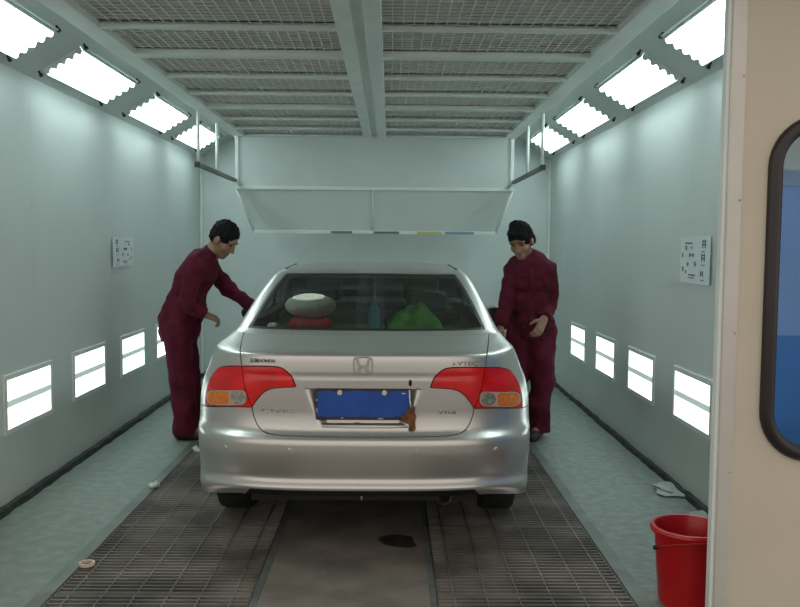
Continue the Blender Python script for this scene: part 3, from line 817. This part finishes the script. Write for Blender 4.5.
# emblem
Te = onsurf(363, 365.2, .003)
em = MB(); k = 40; outl = []; inl = []
def sup(a, rx, ry, n=4.0):
    c, s_ = math.cos(a), math.sin(a); return (rx * abs(c) ** (2 / n) * (1 if c >= 0 else -1) * (1 + .10 * (s_ > 0) * abs(s_)), ry * abs(s_) ** (2 / n) * (1 if s_ >= 0 else -1))
for i in range(k):
    outl.append(sup(2 * math.pi * i / k, .047, .043)); inl.append(sup(2 * math.pi * i / k, .041, .037))
vs = [Te @ Vector((x, y, d)) for d in (0, .006) for q in (outl, inl) for (x, y) in q]; fs = []
for i in range(k):
    j = (i + 1) % k; fs += [(i, j, k + j, k + i), (2 * k + i, 3 * k + i, 3 * k + j, 2 * k + j), (i, 2 * k + i, 2 * k + j, j), (k + i, k + j, 3 * k + j, 3 * k + i)]
em.add(vs, fs)
for sg in (-1, 1):
    em.prism([(sg * x, y) for x, y in ((.024, .037), (.037, .037), (.024, -.004), (.029, -.037), (.016, -.037), (.011, -.012), (.011, .002), (.014, .004))], Te, 0, .008)
em.prism([(-.016, -.014), (.016, -.014), (.014, .001), (-.014, .001)], Te, 0, .008)
em.build('emblem', 'darkchrome', lid, bevel=.0012)
def text(s, px, py, width_px, height, m, parent, off=.003, name='badge', bold=0):
    Tm = onsurf(px, py, off)
    cu = bpy.data.curves.new(name, 'FONT'); cu.body = s; cu.align_x = 'CENTER'; cu.align_y = 'CENTER'; cu.size = 1; cu.extrude = .04; cu.offset = bold
    ob = bpy.data.objects.new(name, cu); COL.objects.link(ob)
    dg = bpy.context.evaluated_depsgraph_get(); dg.update(); me = bpy.data.meshes.new_from_object(ob.evaluated_get(dg))
    bpy.data.objects.remove(ob)
    xs = [v.co.x for v in me.vertices]; ysz = [v.co.y for v in me.vertices]
    w = max(xs) - min(xs); h = max(ysz) - min(ysz); cx = (max(xs) + min(xs)) / 2; cy = (max(ysz) + min(ysz)) / 2
    K = Matrix.Diagonal((width_px / PXM / w, height / h, .05, 1)) @ Matrix.Translation((-cx, -cy, 0))
    me.transform(Tm @ K)
    me.materials.clear(); me.materials.append(M[m])
    o = bpy.data.objects.new(name, me); COL.objects.link(o); o.parent = parent
    me.transform(Matrix.Translation(-(Vector(parent.location) + (Vector(parent.parent.location) if parent.parent else Vector()))))
    return o
text('东风HONDA', 262.5, 360.6, 27, .022, 'ink', lid, bold=-.004)
text('i-VTEC', 465.5, 363.5, 26, .020, 'dullsteel', lid)
text('CIVIC', 278, 410.5, 34, .018, 'chrome', lid)
text('VTi-S', 447, 412.5, 18, .013, 'ink', lid)
Tk = onsurf(410.3, 383, .0)
MB().sphere((0, 0, 0), 1, 14, 8, Tk @ Matrix.Diagonal((.009, .017, .004, 1))).build('keyhole', 'black', lid, smooth=True)
for (x, y) in ((225, 447.5), (290, 451), (416.6, 452), (496, 449.8)):
    Ts = onsurf(x, y, .001)
    MB().lathe([(0, .0035), (.010, .003), (.0125, .0), (.0125, -.004)], 20, Ts).build('parking_sensor', 'paint', bumper, smooth=30)
# exhaust and tow hook
EXX = CX + .40
ex = MB().lathe([(.0285, .45), (.0285, .004), (.0305, .0), (.033, .003), (.033, .45)], 24, frame_T((EXX, 4.085, .318), (1, 0, 0), (0, 0, -1), (0, 1, 0)))
exo = ex.build('exhaust_pipe', 'pipe', car, smooth=40)
for sg in (-1, 1):
    MB().tube([(EXX + sg * .028, 4.10, .326), (EXX + sg * .055, 4.10, .342), (EXX + sg * .085, 4.10, .346)], .006, 8).build('hanger', 'pipe', exo, smooth=True)
hk = MB().tube([(CX - .005, 4.075, .36), (CX - .005, 4.07, .33), (CX - .005, 4.068, .308)], .006, 10).build('tow_hook', 'chrome', car, smooth=True)
# underbody
ub = MB().box(CX - .58, CX + .58, 4.30, 8.1, .24, .40)
ub.box(CX - .55, CX + .55, 4.40, 4.75, .21, .26)
ub.build('underbody', 'black', car)
core = MB(); 
for (y0, y1) in ((5.34, 7.32),): core.box(CX - .78, CX + .78, y0, y1, .24, .36)
core.box(CX - .56, CX + .56, 4.16, 4.45, .38, .97)
core.build('inner_shell', 'inner', car)
# wheels
def wheel(x, y, sx):
    Tm = frame_T((x, y, WR), (0, 1, 0), (0, 0, 1), (sx, 0, 0))
    tp = [(.20, -.095), (.27, -.10), (.305, -.09), (.315, -.06), (.315, .06), (.305, .09), (.27, .10), (.20, .095)]
    t = MB().lathe(tp, 40, Tm).build('wheel', 'tyre', car, smooth=40)
    rm = MB().lathe([(.205, -.09), (.19, -.05), (.195, .06), (.207, .092), (.212, .088)], 40, Tm)
    rm.lathe([(0, .075), (.035, .075), (.045, .06), (.045, .02)], 20, Tm)
    for k in range(5):
        a = 2 * math.pi * k / 5; Tk_ = Tm @ Matrix.Rotation(a, 4, 'Z')
        rm.prism([(.03, -.028), (.195, -.018), (.195, .018), (.03, .028)], Tk_, .045, .07)
    rm.lathe([(0, -.02), (.196, -.02)], 30, Tm)
    rm.build('rim', 'chrome', t, smooth=35)
for y in (RY, FY):
    for sx in (-1, 1): wheel(CX + sx * .752, y, sx)
# mirrors
for sx in (-1, 1):
    mo = MB().sphere((CX + sx * 1.0, 7.05, .985), 1, 20, 12, None, (.115, .055, .075)).build('door_mirror', 'paint', car, smooth=True)
    MB().sphere((CX + sx * 1.0, 7.0, .985), 1, 20, 12, None, (.10, .02, .062)).build('mirror_glass', 'black', mo, smooth=True)
    MB().tube([(CX + sx * .80, 7.06, .965), (CX + sx * .93, 7.06, .97)], .025, 10).build('mirror_arm', 'black', mo, smooth=True)
# aerial base at the roof corners (gutter ends)
for (px, dz) in ((283, 0), (459, 0)):
    sx = -1 if px < 400 else 1
    MB().tube([(CX + sx * .575, 5.75, 1.388), (CX + sx * .545, 6.1, 1.412)], .008, 8).build('roof_gutter', 'black', car, smooth=True)
# interior
MB().box(CX - .60, CX + .60, 4.75, 5.35, 1.035, 1.055).build('parcel_shelf', 'shelfm', car, bevel=.01)
st = MB().box(CX - .58, CX + .58, 5.36, 5.52, .45, 1.14).build('rear_seat', 'seat', car, bevel=.05)
for x in (-.36, .36):
    MB().box(CX + x - .13, CX + x + .13, 5.37, 5.47, 1.12, 1.26).build('headrest', 'seat', st, bevel=.03)
for x in (-.36, .36):
    s_ = MB().box(CX + x - .24, CX + x + .24, 6.25, 6.42, .5, 1.12).build('front_seat', 'seat', car, bevel=.06)
    MB().box(CX + x - .13, CX + x + .13, 6.3, 6.39, 1.14, 1.31).build('headrest', 'seat', s_, bevel=.03)
MB().box(CX - .68, CX + .68, 7.0, 7.25, .6, 1.04).build('dashboard', 'inner', car, bevel=.05)
# things lying on the parcel shelf
ZS = 1.055
rc = MB().box(CX - .47, CX - .22, 5.0, 5.2, ZS, ZS + .055).build('red_cushion', 'red_cloth', bevel=.02)
tag(rc, 'flat red cushion on the parcel shelf behind the rear window', 'cushion')
wc = MB().sphere((CX - .35, 5.10, ZS + .055 + .075), 1, 24, 14, None, (.155, .09, .075)).build('white_pillow', 'white_cloth', smooth=True)
tag(wc, 'white rounded pillow on the red cushion inside the rear window', 'pillow')
gc = MB(); nx, ny = 30, 14; vs = []
for j in range(ny + 1):
    for i in range(nx + 1):
        x = CX + .10 + .34 * i / nx; y = 4.90 + .38 * j / ny; u_, w_ = i / nx, j / ny
        hgt = .13 * math.sin(math.pi * u_) ** .5 * math.sin(math.pi * min(1, w_ * 1.15)) ** .6 if 0 < u_ < 1 and 0 < w_ * 1.15 < 1 else 0
        vs.append((x, y, ZS + .004 + hgt * (1 + .18 * math.sin(9 * u_ + 5 * w_) + .1 * math.sin(17 * u_ - 8 * w_))))
gc.add(vs, [(j * (nx + 1) + i, j * (nx + 1) + i + 1, (j + 1) * (nx + 1) + i + 1, (j + 1) * (nx + 1) + i) for j in range(ny) for i in range(nx)])
base = len(gc.v); gc.add([(CX + .10, 4.90, ZS + .001), (CX + .44, 4.90, ZS + .001), (CX + .44, 5.28, ZS + .001), (CX + .10, 5.28, ZS + .001)], [(0, 1, 2, 3)])
tag(gc.build('green_cloth', 'green_cloth', smooth=True), 'rumpled green cloth heaped on the parcel shelf', 'cloth')
bt = MB().lathe([(0, 0), (.034, 0), (.036, .01), (.036, .11), (.018, .14), (.016, .165), (.0, .165)], 20, Matrix.Translation((CX + .03, 5.08, ZS))).build('bottle', 'cyan', smooth=40)
tag(bt, 'pale blue plastic bottle standing on the parcel shelf', 'bottle')
tt = MB(); tt.sphere((CX - .548, 4.84, ZS + .026), .026, 12, 8); tt.sphere((CX - .525, 4.83, ZS + .034), .02, 12, 8); tt.sphere((CX - .50, 4.83, ZS + .013), .016, 12, 8, None, (1.6, 1, .8)); tt.sphere((CX - .46, 4.83, ZS + .010), .012, 12, 8, None, (1.6, 1, .8))
tag(tt.build('ornament', 'scrap', smooth=True), 'small white flower ornament at the left corner of the rear window', 'ornament')

# ================================================================== PEOPLE (signed-distance bodies, surface-netted)
def v3(*a): return np.array(a, float)
class SDF:
    def __init__(s, lo, hi, h):
        s.h = h; s.lo = np.array(lo, float); s.n = np.ceil((np.array(hi) - s.lo) / h).astype(int) + 1
        s.F = np.full(s.n, .2, np.float32)
        s.ax = [s.lo[i] + h * np.arange(s.n[i]) for i in range(3)]
    def crop(s, lo, hi, pad):
        i0 = np.clip(np.floor((np.array(lo) - pad - s.lo) / s.h).astype(int), 0, s.n); i1 = np.clip(np.ceil((np.array(hi) + pad - s.lo) / s.h).astype(int) + 1, 0, s.n)
        sl = tuple(slice(a, b) for a, b in zip(i0, i1))
        return sl, np.meshgrid(*[s.ax[i][sl[i]] for i in range(3)], indexing='ij', sparse=True)
    def put(s, sl, d, k, sub=False):
        F = s.F[sl]
        if F.size == 0: return
        if sub: d = -d
        if k <= 0: s.F[sl] = np.maximum(F, d) if sub else np.minimum(F, d); return
        if sub:
            h = np.clip(.5 - .5 * (F - d) / k, 0, 1); s.F[sl] = F * (1 - h) + d * h + k * h * (1 - h)
        else:
            h = np.clip(.5 + .5 * (F - d) / k, 0, 1); s.F[sl] = F * (1 - h) + d * h - k * h * (1 - h)
    def cap(s, a, b, ra, rb=None, k=.03, sub=False):
        a = np.array(a, float); b = np.array(b, float); rb = ra if rb is None else rb; m = max(ra, rb)
        sl, (X, Y, Z) = s.crop(np.minimum(a, b) - m, np.maximum(a, b) + m, k + .03)
        d = b - a; L = max(d @ d, 1e-9)
        t = np.clip(((X - a[0]) * d[0] + (Y - a[1]) * d[1] + (Z - a[2]) * d[2]) / L, 0, 1)
        q = np.sqrt((X - a[0] - t * d[0]) ** 2 + (Y - a[1] - t * d[1]) ** 2 + (Z - a[2] - t * d[2]) ** 2) - (ra + (rb - ra) * t)
        s.put(sl, q, k, sub)
    def ell(s, c, r, Rm=None, k=.03, sub=False):
        c = np.array(c, float); r = np.array(r, float); m = r.max(); Rm = np.eye(3) if Rm is None else Rm
        sl, (X, Y, Z) = s.crop(c - m, c + m, k + .03)
        dx, dy, dz = X - c[0], Y - c[1], Z - c[2]
        l = [dx * Rm[0, i] + dy * Rm[1, i] + dz * Rm[2, i] for i in range(3)]
        k0 = np.sqrt(sum((l[i] / r[i]) ** 2 for i in range(3))); k1 = np.sqrt(sum((l[i] / r[i] ** 2) ** 2 for i in range(3)))
        s.put(sl, k0 * (k0 - 1) / np.maximum(k1, 1e-6), k, sub)
    def plane(s, p, nrm, lo=None, hi=None):
        """cut away the half space on the +nrm side"""
        sl, (X, Y, Z) = s.crop(s.lo if lo is None else lo, s.lo + s.n * s.h if hi is None else hi, 0)
        nrm = np.array(nrm, float); nrm /= np.linalg.norm(nrm)
        s.F[sl] = np.maximum(s.F[sl], (X - p[0]) * nrm[0] + (Y - p[1]) * nrm[1] + (Z - p[2]) * nrm[2])
    def wrinkle(s, amp, waves):
        X, Y, Z = np.meshgrid(*s.ax, indexing='ij', sparse=True)
        for (a, b, c, p) in waves: s.F += (amp * np.sin(a * X + b * Y + c * Z + p + 1.3 * np.sin(.6 * c * X - .5 * a * Z + .7 * b * Y))).astype(np.float32)
    def mesh(s):
        F = s.F; I = F < 0; n = F.shape
        C = [F[dx:n[0] - 1 + dx, dy:n[1] - 1 + dy, dz:n[2] - 1 + dz] for dx in (0, 1) for dy in (0, 1) for dz in (0, 1)]
        sm = sum((c < 0).astype(np.int8) for c in C); act = (sm > 0) & (sm < 8)
        idx = -np.ones(act.shape, np.int64); cells = np.argwhere(act); idx[act] = np.arange(len(cells))
        vals = [c[act] for c in C]; acc = np.zeros((len(cells), 3)); cnt = np.zeros(len(cells))
        cor = [(x, y, z) for x in (0, 1) for y in (0, 1) for z in (0, 1)]
        for i in range(8):
            for j in range(i + 1, 8):
                if sum(abs(cor[i][q] - cor[j][q]) for q in range(3)) == 1:
                    a, b = vals[i], vals[j]; m = (a < 0) != (b < 0); t = np.where(m, a / np.where(m, a - b, 1), 0)
                    for q in range(3): acc[:, q] += np.where(m, cor[i][q] + (cor[j][q] - cor[i][q]) * t, 0)
                    cnt += m
        V = s.lo + s.h * (cells + acc / cnt[:, None]); Q = []
        for ax in range(3):
            a = [slice(1, -1)] * 3; a[ax] = slice(0, -1); b = list(a); b[ax] = slice(1, None)
            I0 = I[tuple(a)]; I1 = I[tuple(b)]
            for flip, msk in ((False, I0 & ~I1), (True, ~I0 & I1)):
                e = np.argwhere(msk)
                if not len(e): continue
                e = e + np.array([0 if q == ax else 1 for q in range(3)]); u, w = [(1, 2), (2, 0), (0, 1)][ax]
                def g(du, dw):
                    p = e.copy(); p[:, u] += du; p[:, w] += dw; return idx[p[:, 0], p[:, 1], p[:, 2]]
                q = np.stack([g(-1, -1), g(0, -1), g(0, 0), g(-1, 0)], 1)
                Q.append(q[:, ::-1] if flip else q)
        return V, np.concatenate(Q)
    def build(s, name, m, parent):
        V, Q = s.mesh()
        me = bpy.data.meshes.new(name); me.from_pydata(V.tolist(), [], Q.tolist()); me.update()
        for p in me.polygons: p.use_smooth = True
        me.materials.append(M[m]); o = bpy.data.objects.new(name, me); COL.objects.link(o); o.parent = parent
        return o
def rot(yaw, pitch, roll=0):
    """head frame: +x forward, +y left, +z up; pitch > 0 looks down"""
    return np.array((Matrix.Rotation(yaw, 3, 'Z') @ Matrix.Rotation(pitch, 3, 'Y') @ Matrix.Rotation(roll, 3, 'X')))
def head_sdf(s, c, Rm, k):
    L = lambda *p: np.array(c) + Rm @ (np.array(p) * k)
    s.ell(L(-.012, 0, .032), v3(.098, .076, .098) * k, Rm, .02)
    s.ell(L(.022, 0, -.04), v3(.070, .060, .080) * k, Rm, .025)
    s.ell(L(.058, 0, -.098), v3(.028, .030, .022) * k, Rm, .025)
    for y in (-1, 1):
        s.ell(L(.052, y * .045, -.028), v3(.026, .022, .024) * k, Rm, .02)       # cheeks
        s.ell(L(-.012, y * .080, -.012), v3(.022, .010, .034) * k, Rm, .006)     # ears
        s.ell(L(.096, y * .031, .008), v3(.014, .019, .012) * k, Rm, .012, sub=True)
        s.cap(L(.082, y * .016, .030), L(.074, y * .052, .030), .010 * k, k=.01)
        s.ell(L(.093, y * .011, -.034), v3(.011, .009, .008) * k, Rm, .006)
    s.cap(L(.090, 0, .012), L(.106, 0, -.030), .008 * k, .0115 * k, k=.008)
    s.cap(L(.082, -.018, -.062), L(.082, .018, -.062), .009 * k, k=.004); s.cap(L(.081, -.015, -.073), L(.081, .015, -.073), .009 * k, k=.004)
def hand_sdf(s, wrist, d, nrm, side, curl, sc=1.0, grow=0):
    """d: direction of the fingers, nrm: out of the back of the hand, side: +1 thumb on the d x nrm side"""
    d = np.array(d, float) / np.linalg.norm(d); nrm = np.array(nrm, float); nrm -= d * (nrm @ d); nrm /= np.linalg.norm(nrm); t = np.cross(d, nrm) * side
    w = np.array(wrist, float)
    for q in (-.026, -.009, .009, .026):
        s.cap(w + t * q * .7 * sc, w + (d * .085 + t * q) * sc, .015 * sc, .0125 * sc, k=.012)
    for q, L, ex in ((.030, .068, 0), (.010, .078, .05), (-.010, .072, .1), (-.029, .056, .2)):
        p = w + (d * .085 + t * q) * sc; a = .0
        for i, (fr, r0, r1) in enumerate(((.45, .0098, .0092), (.32, .0092, .0085), (.23, .0085, .0075))):
            a += (curl + ex) * (.6 if i == 0 else 1); dirn = d * math.cos(a) - nrm * math.sin(a) + t * q * 1.2
            e = p + dirn * L * fr * sc; s.cap(p, e, r0 * sc, r1 * sc, k=.003); p = e
    p = w + (d * .022 + t * .024) * sc; e = p + (d * .6 + t * .75 - nrm * .25) * .042 * sc; s.cap(p, e, .0145 * sc, .0115 * sc, k=.01)
    e2 = e + (d * .85 + t * .25 - nrm * .45) * .040 * sc; s.cap(e, e2, .0112 * sc, .009 * sc, k=.004)
def patch(target, root, name, org, dirn, up, outline, off=.004, m='maroon', nx=10, nz=10):
    """a sewn-on piece that follows the cloth: a small grid dropped onto the garment's surface"""
    me = target.data; bv = BVHTree.FromPolygons([v.co for v in me.vertices], [p.vertices[:] for p in me.polygons])
    d = Vector(dirn).normalized(); u = Vector(up); u = (u - d * u.dot(d)).normalized(); r = d.cross(u).normalized()
    (w, h) = outline; vs = []; ok = []
    for j in range(nz + 1):
        for i in range(nx + 1):
            q = Vector(org) + r * w * (i / nx - .5) + u * h * (j / nz - .5)
            loc, nn, _, _ = bv.ray_cast(q - d * .5, d)
            ok.append(loc is not None)
            e = .4 if i in (0, nx) or j in (0, nz) else 1
            vs.append(loc - d * off * e if loc is not None else q)
    W = nx + 1; fs = [(j * W + i, j * W + i + 1, (j + 1) * W + i + 1, (j + 1) * W + i) for j in range(nz) for i in range(nx)
                      if all(ok[k] for k in (j * W + i, j * W + i + 1, (j + 1) * W + i + 1, (j + 1) * W + i))]
    o = MB().add(vs, fs).build(name, m, None, smooth=True); o.parent = root
    sd_ = o.modifiers.new('cloth', 'SOLIDIFY'); sd_.thickness = .004; sd_.offset = 0
    return o
def person(loc, label, J, hyaw, hpitch, hroll, hands, hk, seed, torso, fringe=True, sewn=()):
    root = thing('person', label, 'person', loc)
    lo = (-.62, -.50, -.02); hi = (.72, .50, 1.86)
    Rm = rot(hyaw, hpitch, hroll)
    # ---- one continuous body
    b = SDF(lo, hi, .0062)
    b.cap(J['pelvis'], J['chest'], .10, .10, k=.04); b.cap(J['chest'], J['neck'], .09, .062, k=.05)
    b.cap(J['neck'], np.array(J['head']) + Rm @ v3(-.03, 0, -.05), .056, .052, k=.02)
    for sd in 'LR':
        b.cap(J['chest'], J['sh' + sd], .065, .048, k=.03); b.cap(J['sh' + sd], J['el' + sd], .042, .035, k=.015); b.cap(J['el' + sd], J['wr' + sd], .038, .026, k=.015)
        b.cap(J['hip' + sd], J['kn' + sd], .078, .053, k=.04); b.cap(J['kn' + sd], J['an' + sd], .052, .036, k=.02)
        b.cap(J['an' + sd], np.array(J['toe' + sd]) * .6 + np.array(J['an' + sd]) * v3(.4, .4, .4), .036, .03, k=.02)
        d, nn, si, cu = hands[sd]; hand_sdf(b, J['wr' + sd], d, nn, si, cu, hk)
    head_sdf(b, J['head'], Rm, hk)
    body = b.build('body', 'skin', root)
    rr = random.Random(seed)
    wv = lambda k, n=5: [(rr.uniform(-k, k), rr.uniform(-k, k), rr.uniform(-k, k), rr.uniform(0, 6)) for _ in range(n)]
    # ---- jacket
    s = SDF(lo, hi, .0085)
    t = torso
    for (c, r, yaw) in t: s.ell(c, r, rot(*yaw), .06)
    for sd in 'LR':
        s.cap(J['chest'], J['sh' + sd], .105, .074, k=.05); s.cap(J['sh' + sd], J['el' + sd], .072, .063, k=.03)
        wr = np.array(J['wr' + sd]); el = np.array(J['el' + sd]); cu = el + (wr - el) * .97; s.cap(el, cu, .062, .048, k=.02)
    s.wrinkle(.0034, wv(28)); s.wrinkle(.0022, wv(55))
    for sd in 'LR':
        wr = np.array(J['wr' + sd]); el = np.array(J['el' + sd]); ax = (wr - el) / np.linalg.norm(wr - el); p = el + (wr - el) * .95
        s.plane(p, ax, p - .075, p + .075)
    s.plane((0, 0, J['hem'][0]), J['hem'][1], (-.6, -.5, J['hem'][0] - .3), (.72, .5, J['hem'][0] + .12)) if False else None
    hz, hn = J['hem']; X, Y, Z = np.meshgrid(*s.ax, indexing='ij', sparse=True)
    cut = hz + hn[0] * X + hn[1] * Y - Z
    armz = np.full(s.F.shape, 9.0, np.float32)
    arms = SDF(lo, hi, .0085)
    for sd in 'LR':
        wr = np.array(J['wr' + sd]); el = np.array(J['el' + sd]); arms.cap(el, el + (wr - el) * .95, .075, .060, k=.0)
    s.F = np.where(arms.F < .004, s.F, np.maximum(s.F, cut)).astype(np.float32)
    # collar opening
    nk = np.array(J['neck']); hd = np.array(J['head']); up = (hd - nk) / np.linalg.norm(hd - nk)
    s.cap(nk - up * .02, nk + up * .20, .058, .07, k=.004, sub=True)
    jk = s.build('jacket', 'maroon', root)
    for (nm_, org, dr, up_, wh) in sewn: patch(jk, root, nm_, org, dr, up_, wh)
    c = SDF(nk - .2, nk + .22, .006)
    c.cap(nk - up * .03, nk + up * .035, .078, .070, k=0); c.cap(nk - up * .1, nk + up * .25, .060, .062, k=0, sub=True)
    c.plane(nk + up * .035, up); c.plane(nk - up * .05, -up)
    fw = Rm @ v3(1, 0, 0); fw[2] = 0; fw /= np.linalg.norm(fw)
    c.cap(nk + fw * .11 - up * .1, nk + fw * .08 + up * .1, .016, .04, k=0, sub=True)
    c.build('collar', 'maroon', root)
    # ---- trousers
    p = SDF((-.5, -.42, 0), (.5, .42, 1.06), .0085)
    p.ell(np.array(J['pelvis']) + v3(0, 0, -.02), v3(.165, .165, .16), None, .05)
    for sd in 'LR':
        p.cap(J['hip' + sd], J['kn' + sd], .120, .100, k=.035); an = np.array(J['an' + sd]); kn = np.array(J['kn' + sd])
        p.cap(kn, an + (0, 0, -.02), .100, .096, k=.03)
    p.wrinkle(.0042, wv(24)); p.wrinkle(.0022, wv(50))
    p.plane((0, 0, .045), (0, 0, -1))
    p.plane((0, 0, 1.03), (0, 0, 1))
    p.build('trousers', 'maroon', root)
    # ---- hair
    h = SDF(np.array(J['head']) - .19, np.array(J['head']) + .19, .0055)
    L = lambda *q: np.array(J['head']) + Rm @ (np.array(q) * hk)
    h.ell(L(-.014, 0, .042), v3(.108, .087, .103) * hk if fringe else v3(.104, .083, .100) * hk, Rm, 0)
    for (x_, y_, z_, r_) in (((-.07, 0, -.02, .055), (-.05, .045, -.015, .048), (-.05, -.045, -.015, .048), (.05, .03, .085, .045), (.055, -.02, .088, .045), (.0, .03, .108, .045), (-.03, -.03, .105, .045)) if fringe else ((-.06, 0, -.01, .05), (-.045, .045, -.005, .045), (-.045, -.045, -.005, .045))):
        h.ell(L(x_, y_, z_), v3(r_, r_, r_) * hk, Rm, .02)
    h.wrinkle(.0011, wv(170, 7)); h.wrinkle(.0008, [(a_, b_, c_ * .3, p_) for a_, b_, c_, p_ in wv(420, 6)])
    rh_ = random.Random(seed)
    # face opening: everything in front of the temples and under the fringe
    h.ell(L(.118, 0, -.035), v3(.085, .082, .098 if fringe else .118) * hk, Rm, .006, sub=True)
    for y_ in (-1, 1): h.ell(L(-.004, y_ * .10, -.025), v3(.030, .045, .040) * hk, Rm, .006, sub=True)
    h.plane(L(-.06, 0, -.075), Rm @ v3(.25, 0, -1))
    h.ell(L(.03, 0, -.10), v3(.09, .10, .075) * hk, Rm, .006, sub=True)
    h.build('hair', 'hair', root)
    Rh = Matrix(Rm.tolist())
    for y in (-1, 1):
        e = MB().sphere(tuple(L(.076, y * .031, .008)), .0095 * hk, 12, 8).build('eye', 'black', None, smooth=True); e.parent = root
        br = MB().tube([tuple(L(.093, y * .014, .029)), tuple(L(.090, y * .034, .034)), tuple(L(.078, y * .053, .028))], .003 * hk, 8).build('eyebrow', 'hair', None, smooth=True); br.parent = root
    # ---- shoes
    for sd in 'LR':
        an = np.array(J['an' + sd]); to = np.array(J['toe' + sd]); f = to - an; f[2] = 0; f /= np.linalg.norm(f)
        q = SDF(an - .25, an + .30, .007)
        h0 = v3(an[0], an[1], .0) - f * .045; t0 = v3(to[0], to[1], .0)
        q.cap(h0 + (0, 0, .045), t0 + (0, 0, .036), .045, .042, k=0); q.cap(h0 + (0, 0, .05), v3(an[0], an[1], .09), .045, .05, k=.03)
        q.plane((0, 0, .003), (0, 0, -1))
        q.build('shoe', 'shoe', root)
    return root
# stooping man at the left, in profile towards the car (local axes are the room's)
JL = dict(pelvis=(-.085, 0, .92), chest=(.055, .0, 1.28), neck=(.155, 0, 1.475), head=(.262, -.005, 1.585),
          shL=(.085, .185, 1.39), shR=(.085, -.185, 1.39), elL=(.27, .20, 1.18), elR=(.02, -.235, 1.10), wrL=(.47, .17, 1.03), wrR=(.13, -.13, 1.00),
          hipL=(-.09, .09, .86), hipR=(-.09, -.09, .86), knL=(-.055, .10, .48), knR=(-.05, -.10, .48), anL=(-.03, .11, .09), anR=(-.03, -.10, .09),
          toeL=(.15, .12, .03), toeR=(.15, -.12, .03), hem=(.80, (.10, 0)))
person((-1.585, 6.78, 0), 'person in maroon overalls stooping at the left side of the silver car', JL, R(-12), R(38), R(0),
       dict(L=((.8, -.1, -.6), (.5, 0, .85), 1, .25), R=((.85, .35, -.35), (.3, -.3, .9), -1, .7)), 1.13, 21,
       [((.035, 0, 1.29), (.145, .205, .24), (0, .42)), ((-.055, 0, 1.03), (.165, .19, .27), (0, .28)), ((.085, 0, 1.41), (.10, .15, .10), (0, .5)), ((-.10, 0, .86), (.165, .18, .15), (0, .1))],
       False, [('pocket', (.0, -.15, .955), (0, 1, 0), (.1, 0, 1), (.13, .12)), ('pocket_flap', (.012, -.15, 1.02), (0, 1, 0), (.1, 0, 1), (.145, .035)), ('hem_band', (-.065, -.15, .865), (0, 1, 0), (.1, 0, 1), (.24, .03))])
# man at the right, turned towards the camera and looking down at the car
fy = R(-118)      # facing direction
JRr = dict(pelvis=(-.02, 0, .93), chest=(-.035, 0, 1.27), neck=(-.075, -.01, 1.47), head=(-.135, -.07, 1.592),
           shL=(.090, -.06, 1.362), shR=(-.165, .05, 1.368), elL=(.125, -.03, 1.10), elR=(-.23, .0, 1.10), wrL=(.03, -.24, .985), wrR=(-.30, -.14, .90),
           hipL=(.065, -.02, .87), hipR=(-.105, .03, .87), knL=(.06, -.05, .48), knR=(-.15, .0, .48), anL=(.03, -.02, .09), anR=(-.17, .05, .09),
           toeL=(-.03, -.19, .03), toeR=(-.25, -.11, .03), hem=(.80, (0, 0)))
person((1.175, 6.85, 0), 'person in maroon overalls standing at the right side of the silver car, looking down', JRr, R(-118), R(28), R(4),
       dict(L=((-.45, -.30, -.85), (.55, -.8, .1), 1, .35), R=((-.5, -.6, -.5), (-.3, -.2, .9), -1, .3)), 1.10, 33,
       [((-.035, 0, 1.27), (.13, .18, .26), (fy, .12)), ((-.025, 0, .99), (.14, .17, .27), (fy, .0)), ((-.06, -.005, 1.40), (.10, .15, .10), (fy, .2)), ((-.02, 0, .87), (.145, .18, .14), (fy, 0))],
       True, [('placket', (-.06, -.15, 1.14), (.35, 1, 0), (0, 0, 1), (.035, .50)), ('pocket', (.035, -.15, 1.255), (.3, 1, 0), (0, 0, 1), (.105, .115)), ('pocket_flap', (.035, -.15, 1.315), (.3, 1, 0), (0, 0, 1), (.12, .034)),
              ('pocket', (-.125, -.12, 1.255), (.4, 1, 0), (0, 0, 1), (.085, .115)), ('pocket_flap', (-.125, -.12, 1.315), (.4, 1, 0), (0, 0, 1), (.095, .034))])

# ================================================================== LIGHT
w = bpy.data.worlds.new('daylight'); SC.world = w; w.use_nodes = True
bg = w.node_tree.nodes['Background']; bg.inputs['Color'].default_value = (1.0, .93, .84, 1); bg.inputs['Strength'].default_value = .77
vs_ = SC.view_settings
vs_.view_transform = 'Standard'; vs_.look = 'None'; vs_.gamma = 1; vs_.use_curve_mapping = False; vs_.exposure = .26
SC.cycles.use_denoising = True
